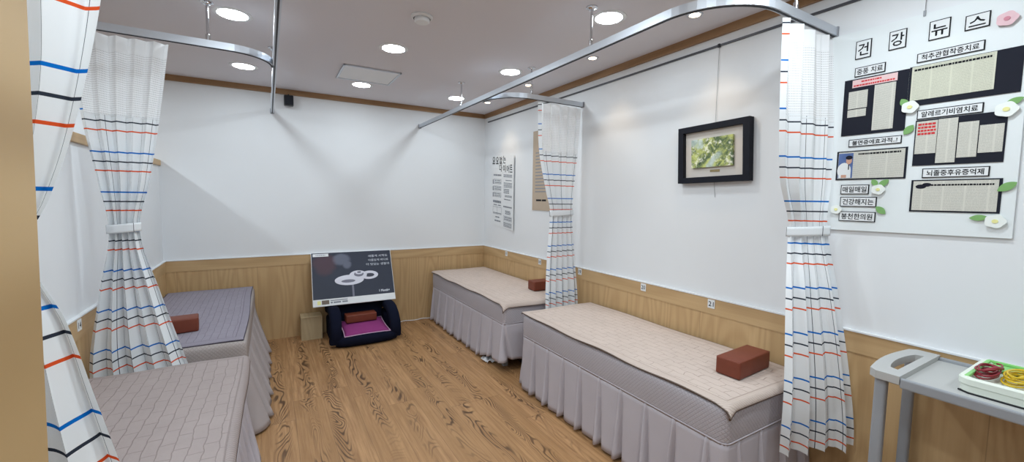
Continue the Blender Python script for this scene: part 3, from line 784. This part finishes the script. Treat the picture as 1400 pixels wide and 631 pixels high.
for z in (1.575, 1.50, 1.425): outline(.245, z, .43, z + .052, .003); bars(.265, z + .006, .42, z + .046, 2, .5); m.prism(rect(.226, z - .004, .243, z + .045), PF(.0055), .0003)
bars(.235, 1.355, .43, 1.385, 1, .9); bars(.25, 1.325, .33, 1.338, 1, .9); bars(.355, 1.325, .43, 1.338, 1, .9)
outline(.235, 1.225, .44, 1.31, .003); m.prism(rect(.335, 1.225, .338, 1.31), PF(.0055), .0003); bars(.245, 1.232, .43, 1.245, 1, .7)
bars(.30, 1.185, .395, 1.20, 1, .9); bars(.28, 1.14, .42, 1.158, 1, .9)
bars(.485, 1.655, .69, 1.69, 2, .6); bars(.53, 1.615, .68, 1.63, 1); bars(.49, 1.54, .69, 1.60, 4, .5); bars(.49, 1.475, .62, 1.53, 3, .6); bars(.52, 1.435, .69, 1.46, 2, .6)
bars(.50, 1.40, .66, 1.42, 1); bars(.485, 1.32, .69, 1.337, 1, .9); bars(.53, 1.245, .66, 1.29, 3, .6)
outline(.49, 1.175, .69, 1.225, .003); bars(.51, 1.18, .68, 1.22, 2, .6); outline(.49, 1.105, .69, 1.155, .003); bars(.50, 1.108, .68, 1.15, 3, .5)
m.build('small_print', GREYINK, t)

t = thing('kraft_poster', (-.003, -1.23, 1.28), 'brown printed poster half hidden behind the far striped curtain', 'poster')
MB().prism(rect(1.08, 1.285, 1.40, 2.06), RW(.001), .006).build('sheet', KRAFT, t)
m = MB()
def bars2(a0, b0, a1, b1, rows, mat=None):
    h = (b1 - b0) / rows
    for k in range(rows): m.prism(rect(a0, b1 - h * (k + .62), a1 - random.uniform(0, .04), b1 - h * (k + .3)), RW(.007), .0004)
bars2(1.13, 1.45, 1.36, 1.86, 13); bars2(1.17, 1.90, 1.32, 1.96, 1)
m.build('small_print', GREYINK, t)
m = MB(); m.prism(rect(1.15, 1.375, 1.24, 1.392), RW(.007), .0004); m.prism(rect(1.25, 1.375, 1.32, 1.392), RW(.007), .0004); m.build('signature_line', INK, t)

# notice board
t = thing('notice_board', (-.01, -3.9, 1.275), 'large white notice board of newspaper clippings on the right wall', 'notice board')
B0 = 0.006; BF = RW(B0)
MB().prism([(3.60, 1.272), (4.206, 1.278), (4.200, 2.150), (3.602, 2.160)], RW(.001), 0.010).build('foam_panel', FOAM, t)
F1 = .011
def card(poly, txt, nm, tb=None, bold=.0009):
    a0, b0 = min(p[0] for p in poly), min(p[1] for p in poly); a1, b1 = max(p[0] for p in poly), max(p[1] for p in poly)
    c = MB().prism(poly, RW(F1), .004).build(nm, INK, t)
    e = .0032
    ip = [(a0 + e, b0 + e), (a1 - e, b0 + e), (a1 - e, b1 - e), (a0 + e, b1 - e)]
    MB().prism(ip, RW(F1 + .004), .0006).build('paper_face', PAPER, c)
    if tb is None:
        hx, hy = (a1 - a0) * .07, (b1 - b0) * .2; tb = (a0 + hx + .001, b0 + hy, a1 - hx - .001, b1 - hy)
    lettering(txt, tb, RW(F1 + .0048), 0.0, INK, c, 'lettering', bold * .55)
    return c
card(rect(3.700, 2.034, 3.756, 2.112), '건', 'title_card', (3.710, 2.048, 3.746, 2.098), .0016)
card(rect(3.815, 2.040, 3.871, 2.116), '강', 'title_card', (3.823, 2.053, 3.863, 2.104), .0016)
card(rect(3.938, 2.042, 3.998, 2.115), '뉴', 'title_card', (3.946, 2.056, 3.990, 2.100), .0016)
card(rect(4.037, 2.047, 4.101, 2.101), '스', 'title_card', (4.048, 2.057, 4.090, 2.090), .0016)
for r_, s_ in (((3.703, 1.957, 3.810, 1.997), '중풍 치료'), ((3.909, 1.964, 4.094, 2.0), '척추관협착증치료'), ((3.924, 1.737, 4.106, 1.7735), '알레르기비염치료'),
               ((3.700, 1.649, 3.883, 1.682), '불면증에효과적..!'), ((3.955, 1.502, 4.137, 1.539), '뇌졸중후유증억제'), ((3.683, 1.437, 3.787, 1.4795), '매일매일'),
               ((3.684, 1.381, 3.817, 1.425), '건강해지는'), ((3.683, 1.315, 3.817, 1.359), '봉천한의원')):
    card(rect(*r_), s_, 'caption_card')
def sheet(a0, b0, a1, b1, mat, nm='newspaper_clipping', off=.003, par=None, th=.0012):
    return MB().prism(rect(a0, b0, a1, b1), RW(F1 + off), th).build(nm, mat, par or t)
def backing(a0, b0, a1, b1): return MB().prism(rect(a0, b0, a1, b1), RW(F1), .003).build('black_backing_card', NAVYCARD, t)
def smudge(par, a0, b0, a1, b1, mat, off, rows=1):
    m = MB(); h = (b1 - b0) / rows
    for k in range(rows):
        a = a0
        while a < a1 - .002:
            w_ = min(random.uniform(.004, .011), a1 - a); m.prism(rect(a, b0 + h * k + h * .15, a + w_, b0 + h * k + h * .8), RW(off), .0003); a += w_ + .0016
    m.build('headline_print', mat, par)
O2 = F1 + .0043
backing(3.668, 1.701, 3.889, 1.949); backing(3.890, 1.794, 4.190, 1.952)
n = sheet(3.698, 1.911, 3.853, 1.944, REDPAPER); smudge(n, 3.73, 1.929, 3.80, 1.939, REDINK, O2); smudge(n, 3.703, 1.914, 3.848, 1.924, REDINK, O2)
sheet(3.687, 1.819, 3.756, 1.895, NEWS); sheet(3.687, 1.782, 3.754, 1.815, NEWS); sheet(3.779, 1.714, 3.850, 1.907, NEWS)
n = sheet(3.898, 1.816, 4.126, 1.950, NEWS2); smudge(n, 3.905, 1.930, 4.115, 1.942, INK, O2)
backing(3.922, 1.552, 4.167, 1.734)
n = sheet(3.926, 1.599, 3.988, 1.728, NEWS, off=.003); smudge(n, 3.931, 1.672, 3.984, 1.722, REDINK, O2, 4)
sheet(3.990, 1.559, 4.044, 1.729, NEWS, off=.0045); sheet(4.047, 1.576, 4.099, 1.708, NEWS, off=.003); sheet(4.102, 1.589, 4.162, 1.690, NEWS, off=.003)
backing(3.659, 1.502, 3.905, 1.632)
n = sheet(3.666, 1.508, 3.898, 1.627, NEWS); smudge(n, 3.74, 1.610, 3.885, 1.621, INK, O2)
# printed photograph in that clipping: a seated person in a white coat
ph = sheet(3.667, 1.510, 3.722, 1.622, BLUEP, 'printed_photo', .0042, n, .0004); po = F1 + .0047
m = MB(); m.prism([(3.690 + .026 * math.cos(a), 1.545 + .035 * math.sin(a)) for a in [k * PI / 8 for k in range(16)]], RW(po), .0002); m.prism(rect(3.670, 1.511, 3.716, 1.545), RW(po - .0001), .0002); m.build('printed_coat', PAPER, ph)
m = MB(); m.prism([(3.707 + .011 * math.cos(a), 1.588 + .016 * math.sin(a)) for a in [k * PI / 8 for k in range(16)]], RW(po + .0003), .0002); m.prism(rect(3.680, 1.512, 3.700, 1.525), RW(po + .0003), .0002); m.build('printed_face', SKIN, ph)
m = MB(); m.prism([(3.707 + .013 * math.cos(a), 1.602 + .009 * math.sin(a)) for a in [k * PI / 8 for k in range(16)]], RW(po + .0006), .0002); m.prism(rect(3.705, 1.548, 3.709, 1.572), RW(po + .0006), .0002); m.build('printed_hair', HAIRP, ph)
backing(3.925, 1.366, 4.171, 1.494)
n = sheet(3.932, 1.372, 4.163, 1.489, NEWS); smudge(n, 3.985, 1.468, 4.152, 1.478, INK, O2)
m = MB()
for a0, b0, r_ in ((3.955, 1.467, .016), (3.972, 1.474, .014)): m.prism([(a0 + r_ * math.cos(a), b0 + r_ * .55 * math.sin(a)) for a in [k * PI / 8 for k in range(16)]], RW(O2 + (a0 - 3.955) * .01), .0002)
m.build('printed_stone', HAIRP, n)
def leaf(a, b, L, w, ang):
    pts = [(-L / 2, 0)] + [(-L / 2 + L * k / 10, w / 2 * math.sin(PI * k / 10) ** .8) for k in range(1, 10)] + [(L / 2, 0)] + [(L / 2 - L * k / 10, -w / 2 * math.sin(PI * k / 10) ** .8) for k in range(1, 10)]
    ca, sa = math.cos(ang), math.sin(ang)
    MB().prism([(a + x * ca - y * sa, b + x * sa + y * ca) for x, y in pts], RW(F1 + .006), .0012).build('paper_leaf', LEAF, t)
def flower(a, b, r, pet, cen, squash=1.0):
    pts = [(a + r * squash * (1 + .06 * math.cos(5 * q)) * math.cos(q), b + r * (1 + .06 * math.cos(5 * q)) * math.sin(q)) for q in [2 * PI * k / 40 for k in range(40)]]
    f = MB().prism(pts, RW(F1 + .009), .003).build('paper_flower', pet, t)
    MB().prism([(a + r * .34 * math.cos(q), b + r * .30 * math.sin(q)) for q in [2 * PI * k / 14 for k in range(14)]], RW(F1 + .012), .002).build('flower_centre', cen, f)
leaf(3.882, 1.812, .04, .026, 2.1); leaf(3.903, 1.700, .046, .028, .9); leaf(4.178, 1.762, .05, .024, .45); leaf(3.836, 1.484, .046, .024, .7); leaf(3.806, 1.487, .034, .022, 2.2)
leaf(3.834, 1.368, .046, .026, 2.4); leaf(4.183, 1.463, .055, .028, .6); leaf(4.122, 1.349, .05, .022, .1)
flower(3.902, 1.791, .024, PETAL, YELP, 1.1); flower(4.163, 1.737, .026, PETAL, YELP, 1.1); flower(3.821, 1.457, .021, PETAL, YELP, 1.1); flower(3.673, 1.367, .020, PETAL, YELP, 1.1); flower(4.164, 1.338, .024, PETAL, YELP, 1.1)
flower(4.143, 2.055, .024, PINKP, PINKD, 1.1)
w = MB().tube([(-.006, -3.92, 2.30), (-.010, -3.92, 2.165)], 0.0012, 6).build('hanging_wire', bpy.data.materials['steel_wire'], t)
MB().box((-.013, -3.92, 2.155), (.005, .008, .022), .001).build('wire_clip', GCART, w)

# number plates on the wainscot
def plate(y, z, txt, label, left=False):
    s = .026
    if left: fr = lambda o: (lambda a, b, d=0.0: Vector((XL + o + d, a, b)))
    else: fr = RW
    a = y if left else -y
    t_ = thing('number_plate', ((XL + .017) if left else -.017, y, z), label, 'number plate', 'numbered plates on the wainscot')
    MB().prism(rect(a - s * .86, z - s, a + s * .86, z + s), fr(.0165), .003).build('plate', PAPER, t_)
    lettering(txt, (a - s * .62, z - s * .55, a + s * .62, z + s * .55), fr(.0198), 0.0, INK, t_, 'digits', .0004)
for y, n_, l in ((-.590, '17', 'white number plate 17 on the wainscot, nearest the back right corner'), (-1.25, '18', 'white number plate 18 above the far right bed, left of the curtain'),
                 (-1.856, '19', 'white number plate 19 just right of the far striped curtain'), (-2.551, '20', 'white number plate 20 above the middle of the near beige bed'), (-3.074, '21', 'white number plate 21 on the wainscot, nearest the notice board')):
    plate(y, .783, n_, l)
plate(-1.923, .783, '14', 'white number plate 14 on the left partition wainscot', True)

# ------------------------------------------------------------------ back wall: speaker, floor chair, poster board, box
t = thing('wall_speaker', (-2.10, -.05, 2.29), 'small black speaker high on the back wall', 'speaker')
MB().box((-2.10, -.055, 2.288), (.078, .07, .092), .008, 3).build('housing', BLACK, t, smooth='auto')
MB().prism(rect(-2.132, 2.25, -2.068, 2.326), lambda a, b, d=0.0: Vector((a, -.090 - d, b)), .002).build('grille', plain('dark_speaker_grille', (38, 40, 46), 0.8, 0.2), t)
MB().tube([(-2.10, -.004, 2.335), (-2.10, -.03, 2.350), (-2.10, -.055, 2.336)], .006, 8).build('bracket', BLACK, t, smooth=True)

CX = -1.52
t = thing('floor_chair', (CX, -.38, 0), 'navy legless floor chair with padded arms against the back wall', 'floor chair')
MB().box((CX, -.36, .062), (.46, .44, .10), .035, 5, 0, .07).build('seat', NAVY, t, smooth='auto')
b = MB(); b.tube([(CX - .27, -.545, .054)] + [(CX - .27 + .54 * k / 10, -.552 - .018 * math.sin(PI * k / 10), .054) for k in range(1, 10)] + [(CX + .27, -.545, .054)], [.045, .050] + [.053] * 7 + [.050, .045], 16)
b.build('front_roll', NAVY, t, smooth=True)
MB().box((CX, -.135, .29), (.47, .09, .46), .035, 5, 0, -.22).build('backrest', NAVY, t, smooth='auto')
def armprof(w, h, n=20): return [(w * abs(math.cos(q)) ** .6 * (1 if math.cos(q) > 0 else -1), h * abs(math.sin(q)) ** .6 * (1 if math.sin(q) > 0 else -1)) for q in [2 * PI * k / n for k in range(n)]]
for sx in (-1, 1):
    ax = CX + sx * .262
    raw = [(-.535, .05), (-.555, .11), (-.55, .18), (-.515, .24), (-.45, .283), (-.37, .298), (-.27, .293), (-.17, .285), (-.10, .27)]
    path = [(ax + sx * .02 * (1 - z / .3), y, z) for y, z in raw]
    MB().sweep(path, armprof(.05, .045), side=(1, 0, 0)).build('armrest', NAVY, t, smooth='auto')
    MB().box((ax, -.20, .11), (.085, .22, .20), .03, 4).build('arm_base', NAVY, t, smooth='auto')
def cushion(c, wx, wy, h, rz, mat, label, slope=0.0):
    t_ = thing('seat_cushion', c, label, 'cushion')
    ca, sa = math.cos(rz), math.sin(rz)
    def surf(sgn):
        def fn(u, v):
            a, b_ = 2 * u - 1, 2 * v - 1
            px = a * wx / 2 * (1 - .05 * (1 - abs(b_)) * 0 - .05 * (1 - b_ * b_) * abs(a)); py = b_ * wy / 2 * (1 - .05 * (1 - a * a) * abs(b_))
            z = sgn * h / 2 * ((1 - a ** 4) * (1 - b_ ** 4)) ** .5
            return Vector((c[0] + px * ca - py * sa, c[1] + px * sa + py * ca, c[2] + h / 2 + z + slope * py))
        return fn
    m_ = MB(); m_.grid(20, 20, surf(1)); m_.grid(20, 20, surf(-1)); bmesh.ops.remove_doubles(m_.bm, verts=m_.bm.verts, dist=.0005)
    m_.build('cover', mat, t_, smooth=True)
    P = [(-1, -1), (1, -1), (1, 1), (-1, 1)]; path = []
    for k in range(4):
        for j in range(10):
            f = j / 10; a = P[k][0] + (P[(k + 1) % 4][0] - P[k][0]) * f; b_ = P[k][1] + (P[(k + 1) % 4][1] - P[k][1]) * f
            px = a * wx / 2 * (1 - .05 * (1 - b_ * b_)); py = b_ * wy / 2 * (1 - .05 * (1 - a * a)); path.append((c[0] + px * ca - py * sa, c[1] + px * sa + py * ca, c[2] + h / 2 + slope * py))
    MB().tube(path, .005, 6, closed=True).build('piping', plain('pale_piping', (206, 170, 196), 0.8, 0.1), t_, smooth=True)
    return t_
cushion((CX + .005, -.405, .102), .42, .36, .05, .02, PURPLE, 'flat purple cushion with pale piping on the navy floor chair', .13)
brick_pillow((CX - .01, -.315, .166), .03, 'brown brick pillow on the purple cushion of the floor chair', (.29, .118, .075))

# poster board leaning on the chair against the wall
A_ = Vector((-1.957, -.315, .346)); Bv = Vector((.777, 0, -.003)); Cv = Vector((.012, .262, .482)); Nv = Bv.cross(Cv).normalized()
if Nv.y > 0: Nv = -Nv
def BDF(off): return lambda a, b, d=0.0: A_ + Bv * a + Cv * b + Nv * (off + d)
t = thing('poster_board', tuple(A_ + Bv * .5), 'dark printed poster board leaning on the floor chair, showing white moxa trays', 'poster board')
m = MB(); m.prism(rect(0, 0, 1, 1), BDF(-.012), .012); m.build('foam_panel', PAPER, t)
m = MB(); m.grid(2, 2, lambda u, v: BDF(.0006)(.005 + .99 * u, .125 + .87 * v), lambda u, v: (u, v)); m.build('dark_print', poster_dark(), t)
def ell(a, b, ra, rb, off, mat, nm, par=None, th=.0004, n=36):
    return MB().prism([(a + ra * math.cos(q), b + rb * math.sin(q)) for q in [2 * PI * k / n for k in range(n)]], BDF(off), th).build(nm, mat, par or t)
TRAYW = plain('printed_white_tray', (214, 214, 224), 0.6, 0.2, var=.03); TRAYS = plain('printed_grey_shade', (120, 120, 134), 0.6, 0.2); TRAYD = plain('printed_dark_hollow', (70, 72, 84), 0.6, .2)
m = MB().prism(rect(.464, .128, .488, .40), BDF(.0009), .0003).build('printed_stand', TRAYS, t)
tr1 = ell(.44, .445, .178, .098, .0012, TRAYW, 'printed_tray'); ell(.425, .425, .085, .030, .0020, TRAYS, 'printed_hollow', tr1)
tr2 = ell(.69, .515, .115, .082, .0014, TRAYW, 'printed_tray'); ell(.695, .512, .060, .036, .0021, TRAYD, 'printed_hollow', tr2)
tr3 = ell(.55, .525, .110, .090, .0024, TRAYW, 'printed_tray'); ell(.56, .545, .060, .05, .0030, TRAYS, 'printed_hollow', tr3); ell(.565, .575, .048, .036, .0036, TRAYW, 'printed_moxa', tr3)
ell(.565, .58, .026, .018, .0042, TRAYS, 'printed_moxa_top', tr3)
for k, (s_, a0, b0, a1, b1) in enumerate((('새롭게 시작도', .695, .868, .955, .915), ('아름답게 바디로', .695, .785, .96, .832), ('더 맛있는 생활의', .665, .700, .965, .748))):
    lettering(s_, (a0, b0, a1, b1), BDF(.0012), 0, WHITEINK, t, 'slogan_lettering', 0.0)
lettering('1 Month+', (.80, .170, .935, .215), BDF(.0012), 0, WHITEINK, t, 'offer_lettering', .001)
m = MB().prism(rect(.02, .925, .205, .98), BDF(.0009), .0004).build('corner_label', PAPER, t)
m = MB()
for k in range(9): m.prism(rect(.055 + .013 * k, .944, .063 + .013 * k, .962), BDF(.0015), .0002)
m.build('corner_print', GREYINK, t)
m = MB().prism(rect(.005, .004, .995, .125), BDF(.0006), .0006).build('bottom_strip', PAPER, t)
MB().prism(rect(.05, .03, .09, .10), BDF(.0014), .0003).build('strip_picture', YELP, m); MB().prism(rect(.10, .03, .185, .105), BDF(.0014), .0003).build('strip_picture', plain('printed_brown', (120, 108, 98), .7, .1, var=.2, scale=60), m)
q = MB(); 
for r_ in ((.20, .082, .40, .098), (.20, .04, .225, .068), (.235, .04, .32, .068), (.335, .04, .40, .068)): q.prism(rect(*r_), BDF(.0014), .0003)
q.build('strip_print', GREYINK, m)

t = thing('wooden_box', (-1.96, -.1, 0), 'plain pale wooden box on the floor left of the navy chair', 'box')
MB().span((-2.055, -.195, 0), (-1.868, -.03, .008)).build('bottom', BLOCKW, t)
MB().span((-2.055, -.195, .218), (-1.868, -.03, .229), .002).build('lid', BLOCKW, t)
for a, b in (((-2.055, -.195), (-2.043, -.03)), ((-1.880, -.195), (-1.868, -.03)), ((-2.043, -.187), (-1.880, -.179)), ((-2.043, -.04), (-1.880, -.03))):
    MB().span((a[0], a[1], .008), (b[0], b[1], .218)).build('side_panel', BLOCKW, t)

pts = [(-1.28 + .58 * k / 24, -.035 - .006 * math.sin(k * .9) , .006 + .004 * max(0, math.sin(k * .7))) for k in range(25)]
tag(MB().tube(pts, .0045, 8).build('floor_cable', WPLAST, None, smooth=True, at=(-1.0, -.035, .006)), 'thin white cable lying along the foot of the back wall', 'cable')
def tis(u, v):
    a, b_ = u - .5, v - .5
    r = random.Random(int(u * 997) * 131 + int(v * 997)); 
    return Vector((-.685 + .12 * a + .02 * math.sin(9 * v), -1.485 + .13 * b_, .006 + .030 * abs(math.sin(7 * u + 3 * v) * math.cos(6 * v - 2 * u))))
m = MB(); m.grid(14, 14, tis)
tag(m.build('crumpled_tissue', TISSUE, None, smooth=True, solid=.002, at=(-.685, -1.485, 0)), 'crumpled white tissue on the floor at the hem of the far right bed', 'tissue')

# ------------------------------------------------------------------ trolley on the right with tray and cables
CX0, CX1, CY0, CY1, CZ = -.445, -.03, -3.965, -4.72, .80
t = thing('utility_cart', ((CX0 + CX1) / 2, (CY0 + CY1) / 2, 0), 'grey plastic utility cart below the notice board', 'cart')
MB().span((CX0 + .012, CY1, CZ - .030), (CX1 - .012, CY0 - .06, CZ - .012), .006).build('top_shelf', GCARTL, t)
for a, b in (((CX0, CY1), (CX0 + .018, CY0 - .096)), ((CX1 - .018, CY1), (CX1, CY0 - .096)), ((CX0, CY1), (CX1, CY1 + .018))):
    MB().span((a[0], a[1], CZ - .034), (b[0], b[1], CZ), .005).build('shelf_rim', GCART, t)
# end handle with its grip opening
m = MB()
def hf(a, b, d=0.0): return Vector((a, b, CZ - .022 + d))
W2 = CX1 - CX0
outer = [(CX0, CY0 - .095), (CX0, CY0 - .03), (CX0 + .02, CY0 - .008)] + [(CX0 + .02 + (W2 - .04) * k / 8, CY0 - .008 + .018 * math.sin(PI * k / 8)) for k in range(1, 8)] + [(CX1 - .02, CY0 - .008), (CX1, CY0 - .03), (CX1, CY0 - .095)]
innr = [(CX0 + .075, CY0 - .068), (CX0 + .085, CY0 - .045)] + [(CX0 + .085 + (W2 - .17) * k / 8, CY0 - .042 + .014 * math.sin(PI * k / 8)) for k in range(1, 8)] + [(CX1 - .085, CY0 - .045), (CX1 - .075, CY0 - .068)]
bmx = m.bm
def rings(z): return [bmx.verts.new(hf(a, b, z)) for a, b in outer], [bmx.verts.new(hf(a, b, z)) for a, b in innr]
o0, i0 = rings(0); o1, i1 = rings(.028)
no = len(outer); ni = len(innr)
for O, I in ((o0, i0), (o1, i1)):
    for k in range(no - 1):
        ka, kb = min(k, ni - 1), min(k + 1, ni - 1)
        ia, ib = round(k * (ni - 1) / (no - 1)), round((k + 1) * (ni - 1) / (no - 1))
        vs4 = [O[k], O[k + 1], I[ib]] + ([I[ia]] if ia != ib else [])
        bmx.faces.new(vs4)
    bmx.faces.new([O[0], I[0], I[-1], O[-1]])
for A, B in ((o0, o1), (i0, i1)):
    nn = len(A)
    for k in range(nn): bmx.faces.new((A[k], A[(k + 1) % nn], B[(k + 1) % nn], B[k]))
m.build('handle', GCARTL, t)
for x, y in ((CX0 + .03, CY0 - .04), (CX1 - .03, CY0 - .02), (CX0 + .03, CY1 + .04), (CX1 - .03, CY1 + .04)):
    l = MB().span((x - .016, y - .017, .06), (x + .016, y + .017, CZ - .02), .010, 3).build('post', GCART, t, smooth='auto')
    MB().lathe((x, y, 0), [(0, .0), (.02, 0), (.024, .02), (.02, .05), (.012, .065), (0, .065)], 16).build('caster', BLACK, l, smooth='auto')
for z in (.12,):
    MB().span((CX0 + .01, CY1 + .01, z), (CX1 - .01, CY0 - .02, z + .025), .005).build('lower_shelf', GCART, t)

TX0, TX1, TY0, TY1, TZ = -.365, -.055, -4.175, -4.50, CZ - .012
t = thing('instrument_tray', ((TX0 + TX1) / 2, (TY0 + TY1) / 2, TZ), 'cream and green plastic tray on the grey cart', 'tray')
def rrect(x0, y0, x1, y1, r, n=6):
    P = []
    for cx_, cy_, a0 in ((x1 - r, y1 - r, 0), (x0 + r, y1 - r, PI / 2), (x0 + r, y0 + r, PI), (x1 - r, y0 + r, 1.5 * PI)):
        P += [(cx_ + r * math.cos(a0 + PI / 2 * k / n), cy_ + r * math.sin(a0 + PI / 2 * k / n)) for k in range(n + 1)]
    return P
def shell(levels, name, mat, par, close_first=True, close_last=True):
    m_ = MB(); R_ = [[m_.bm.verts.new((x, y, z)) for x, y in rrect(*r_, rad)] for r_, rad, z in levels]
    for A, B in zip(R_, R_[1:]):
        k_ = len(A)
        for j in range(k_): m_.bm.faces.new((A[j], A[(j + 1) % k_], B[(j + 1) % k_], B[j]))
    if close_first: m_.bm.faces.new(R_[0][::-1])
    if close_last: m_.bm.faces.new(R_[-1])
    return m_.build(name, mat, par, smooth='auto')
def ins(d): return (TX0 + d, TY1 + d, TX1 - d, TY0 - d)
shell([(ins(.012), .03, TZ), (ins(.004), .035, TZ + .006), (ins(.004), .035, TZ + .026), (ins(.0), .035, TZ + .030), (ins(0), .035, TZ + .048), (ins(.004), .033, TZ + .053), (ins(.014), .03, TZ + .053), (ins(.018), .028, TZ + .044), (ins(.02), .026, TZ + .030)], 'tray_body', CREAMP, t)
m = MB(); m.span((TX1 - .085, TY1 + .03, TZ + .038), (TX1 - .022, TY0 - .03, TZ + .046), .004).build('green_insert', GREENP, t)
MB().span((TX0 + .02, TY0 - .024, TZ + .046), (TX1 - .02, TY0 - .014, TZ + .0545), .002).build('green_edge', GREENP, t)
MB().span((TX1 - .024, TY1 + .02, TZ + .046), (TX1 - .012, TY0 - .016, TZ + .0548), .002).build('green_edge', GREENP, t)
m = MB(); m.tube([(TX0 + .02, TY0 - .004, TZ + .003)] + [(TX0 + .004, TY0 - .03 - .03 * k, TZ + .003) for k in range(10)], .003, 6).build('base_dark_line', BLACK, t)  # thin black line along the foot of the tray
def coil(c, rx, ry, n, mat, label, seed, rc=.0028):
    rnd = random.Random(seed); pts = []
    for k in range(n * 24):
        a = 2 * PI * k / 24; w_ = k / (n * 24)
        pts.append((c[0] + rx * (1 + .16 * math.sin(a * .37 + seed)) * math.cos(a + .3 * math.sin(a * .21)), c[1] + ry * (1 + .18 * math.cos(a * .29 + seed)) * math.sin(a), c[2] + rc + .026 * w_ + .006 * math.sin(a * .73 + seed) + .006))
    t_ = thing('electrode_cable', c, label, 'cable')
    MB().tube(pts, rc, 7).build('cable_loop', mat, t_, smooth=True)
    MB().tube([(c[0] - rx * .9, c[1] - ry * .2, c[2] + .036), (c[0] - rx * .2, c[1] - ry * .9, c[2] + .042), (c[0] + rx * .4, c[1] - ry * 1.15, c[2] + .034)], .0055, 8).build('cable_bundle', mat, t_, smooth=True)
coil((-.225, -4.218, TZ + .032), .062, .024, 6, REDC, 'coiled dark red cable in the cream tray on the cart', 1)
coil((-.215, -4.288, TZ + .032), .066, .030, 7, YELC, 'coiled yellow cable in the cream tray on the cart', 4)
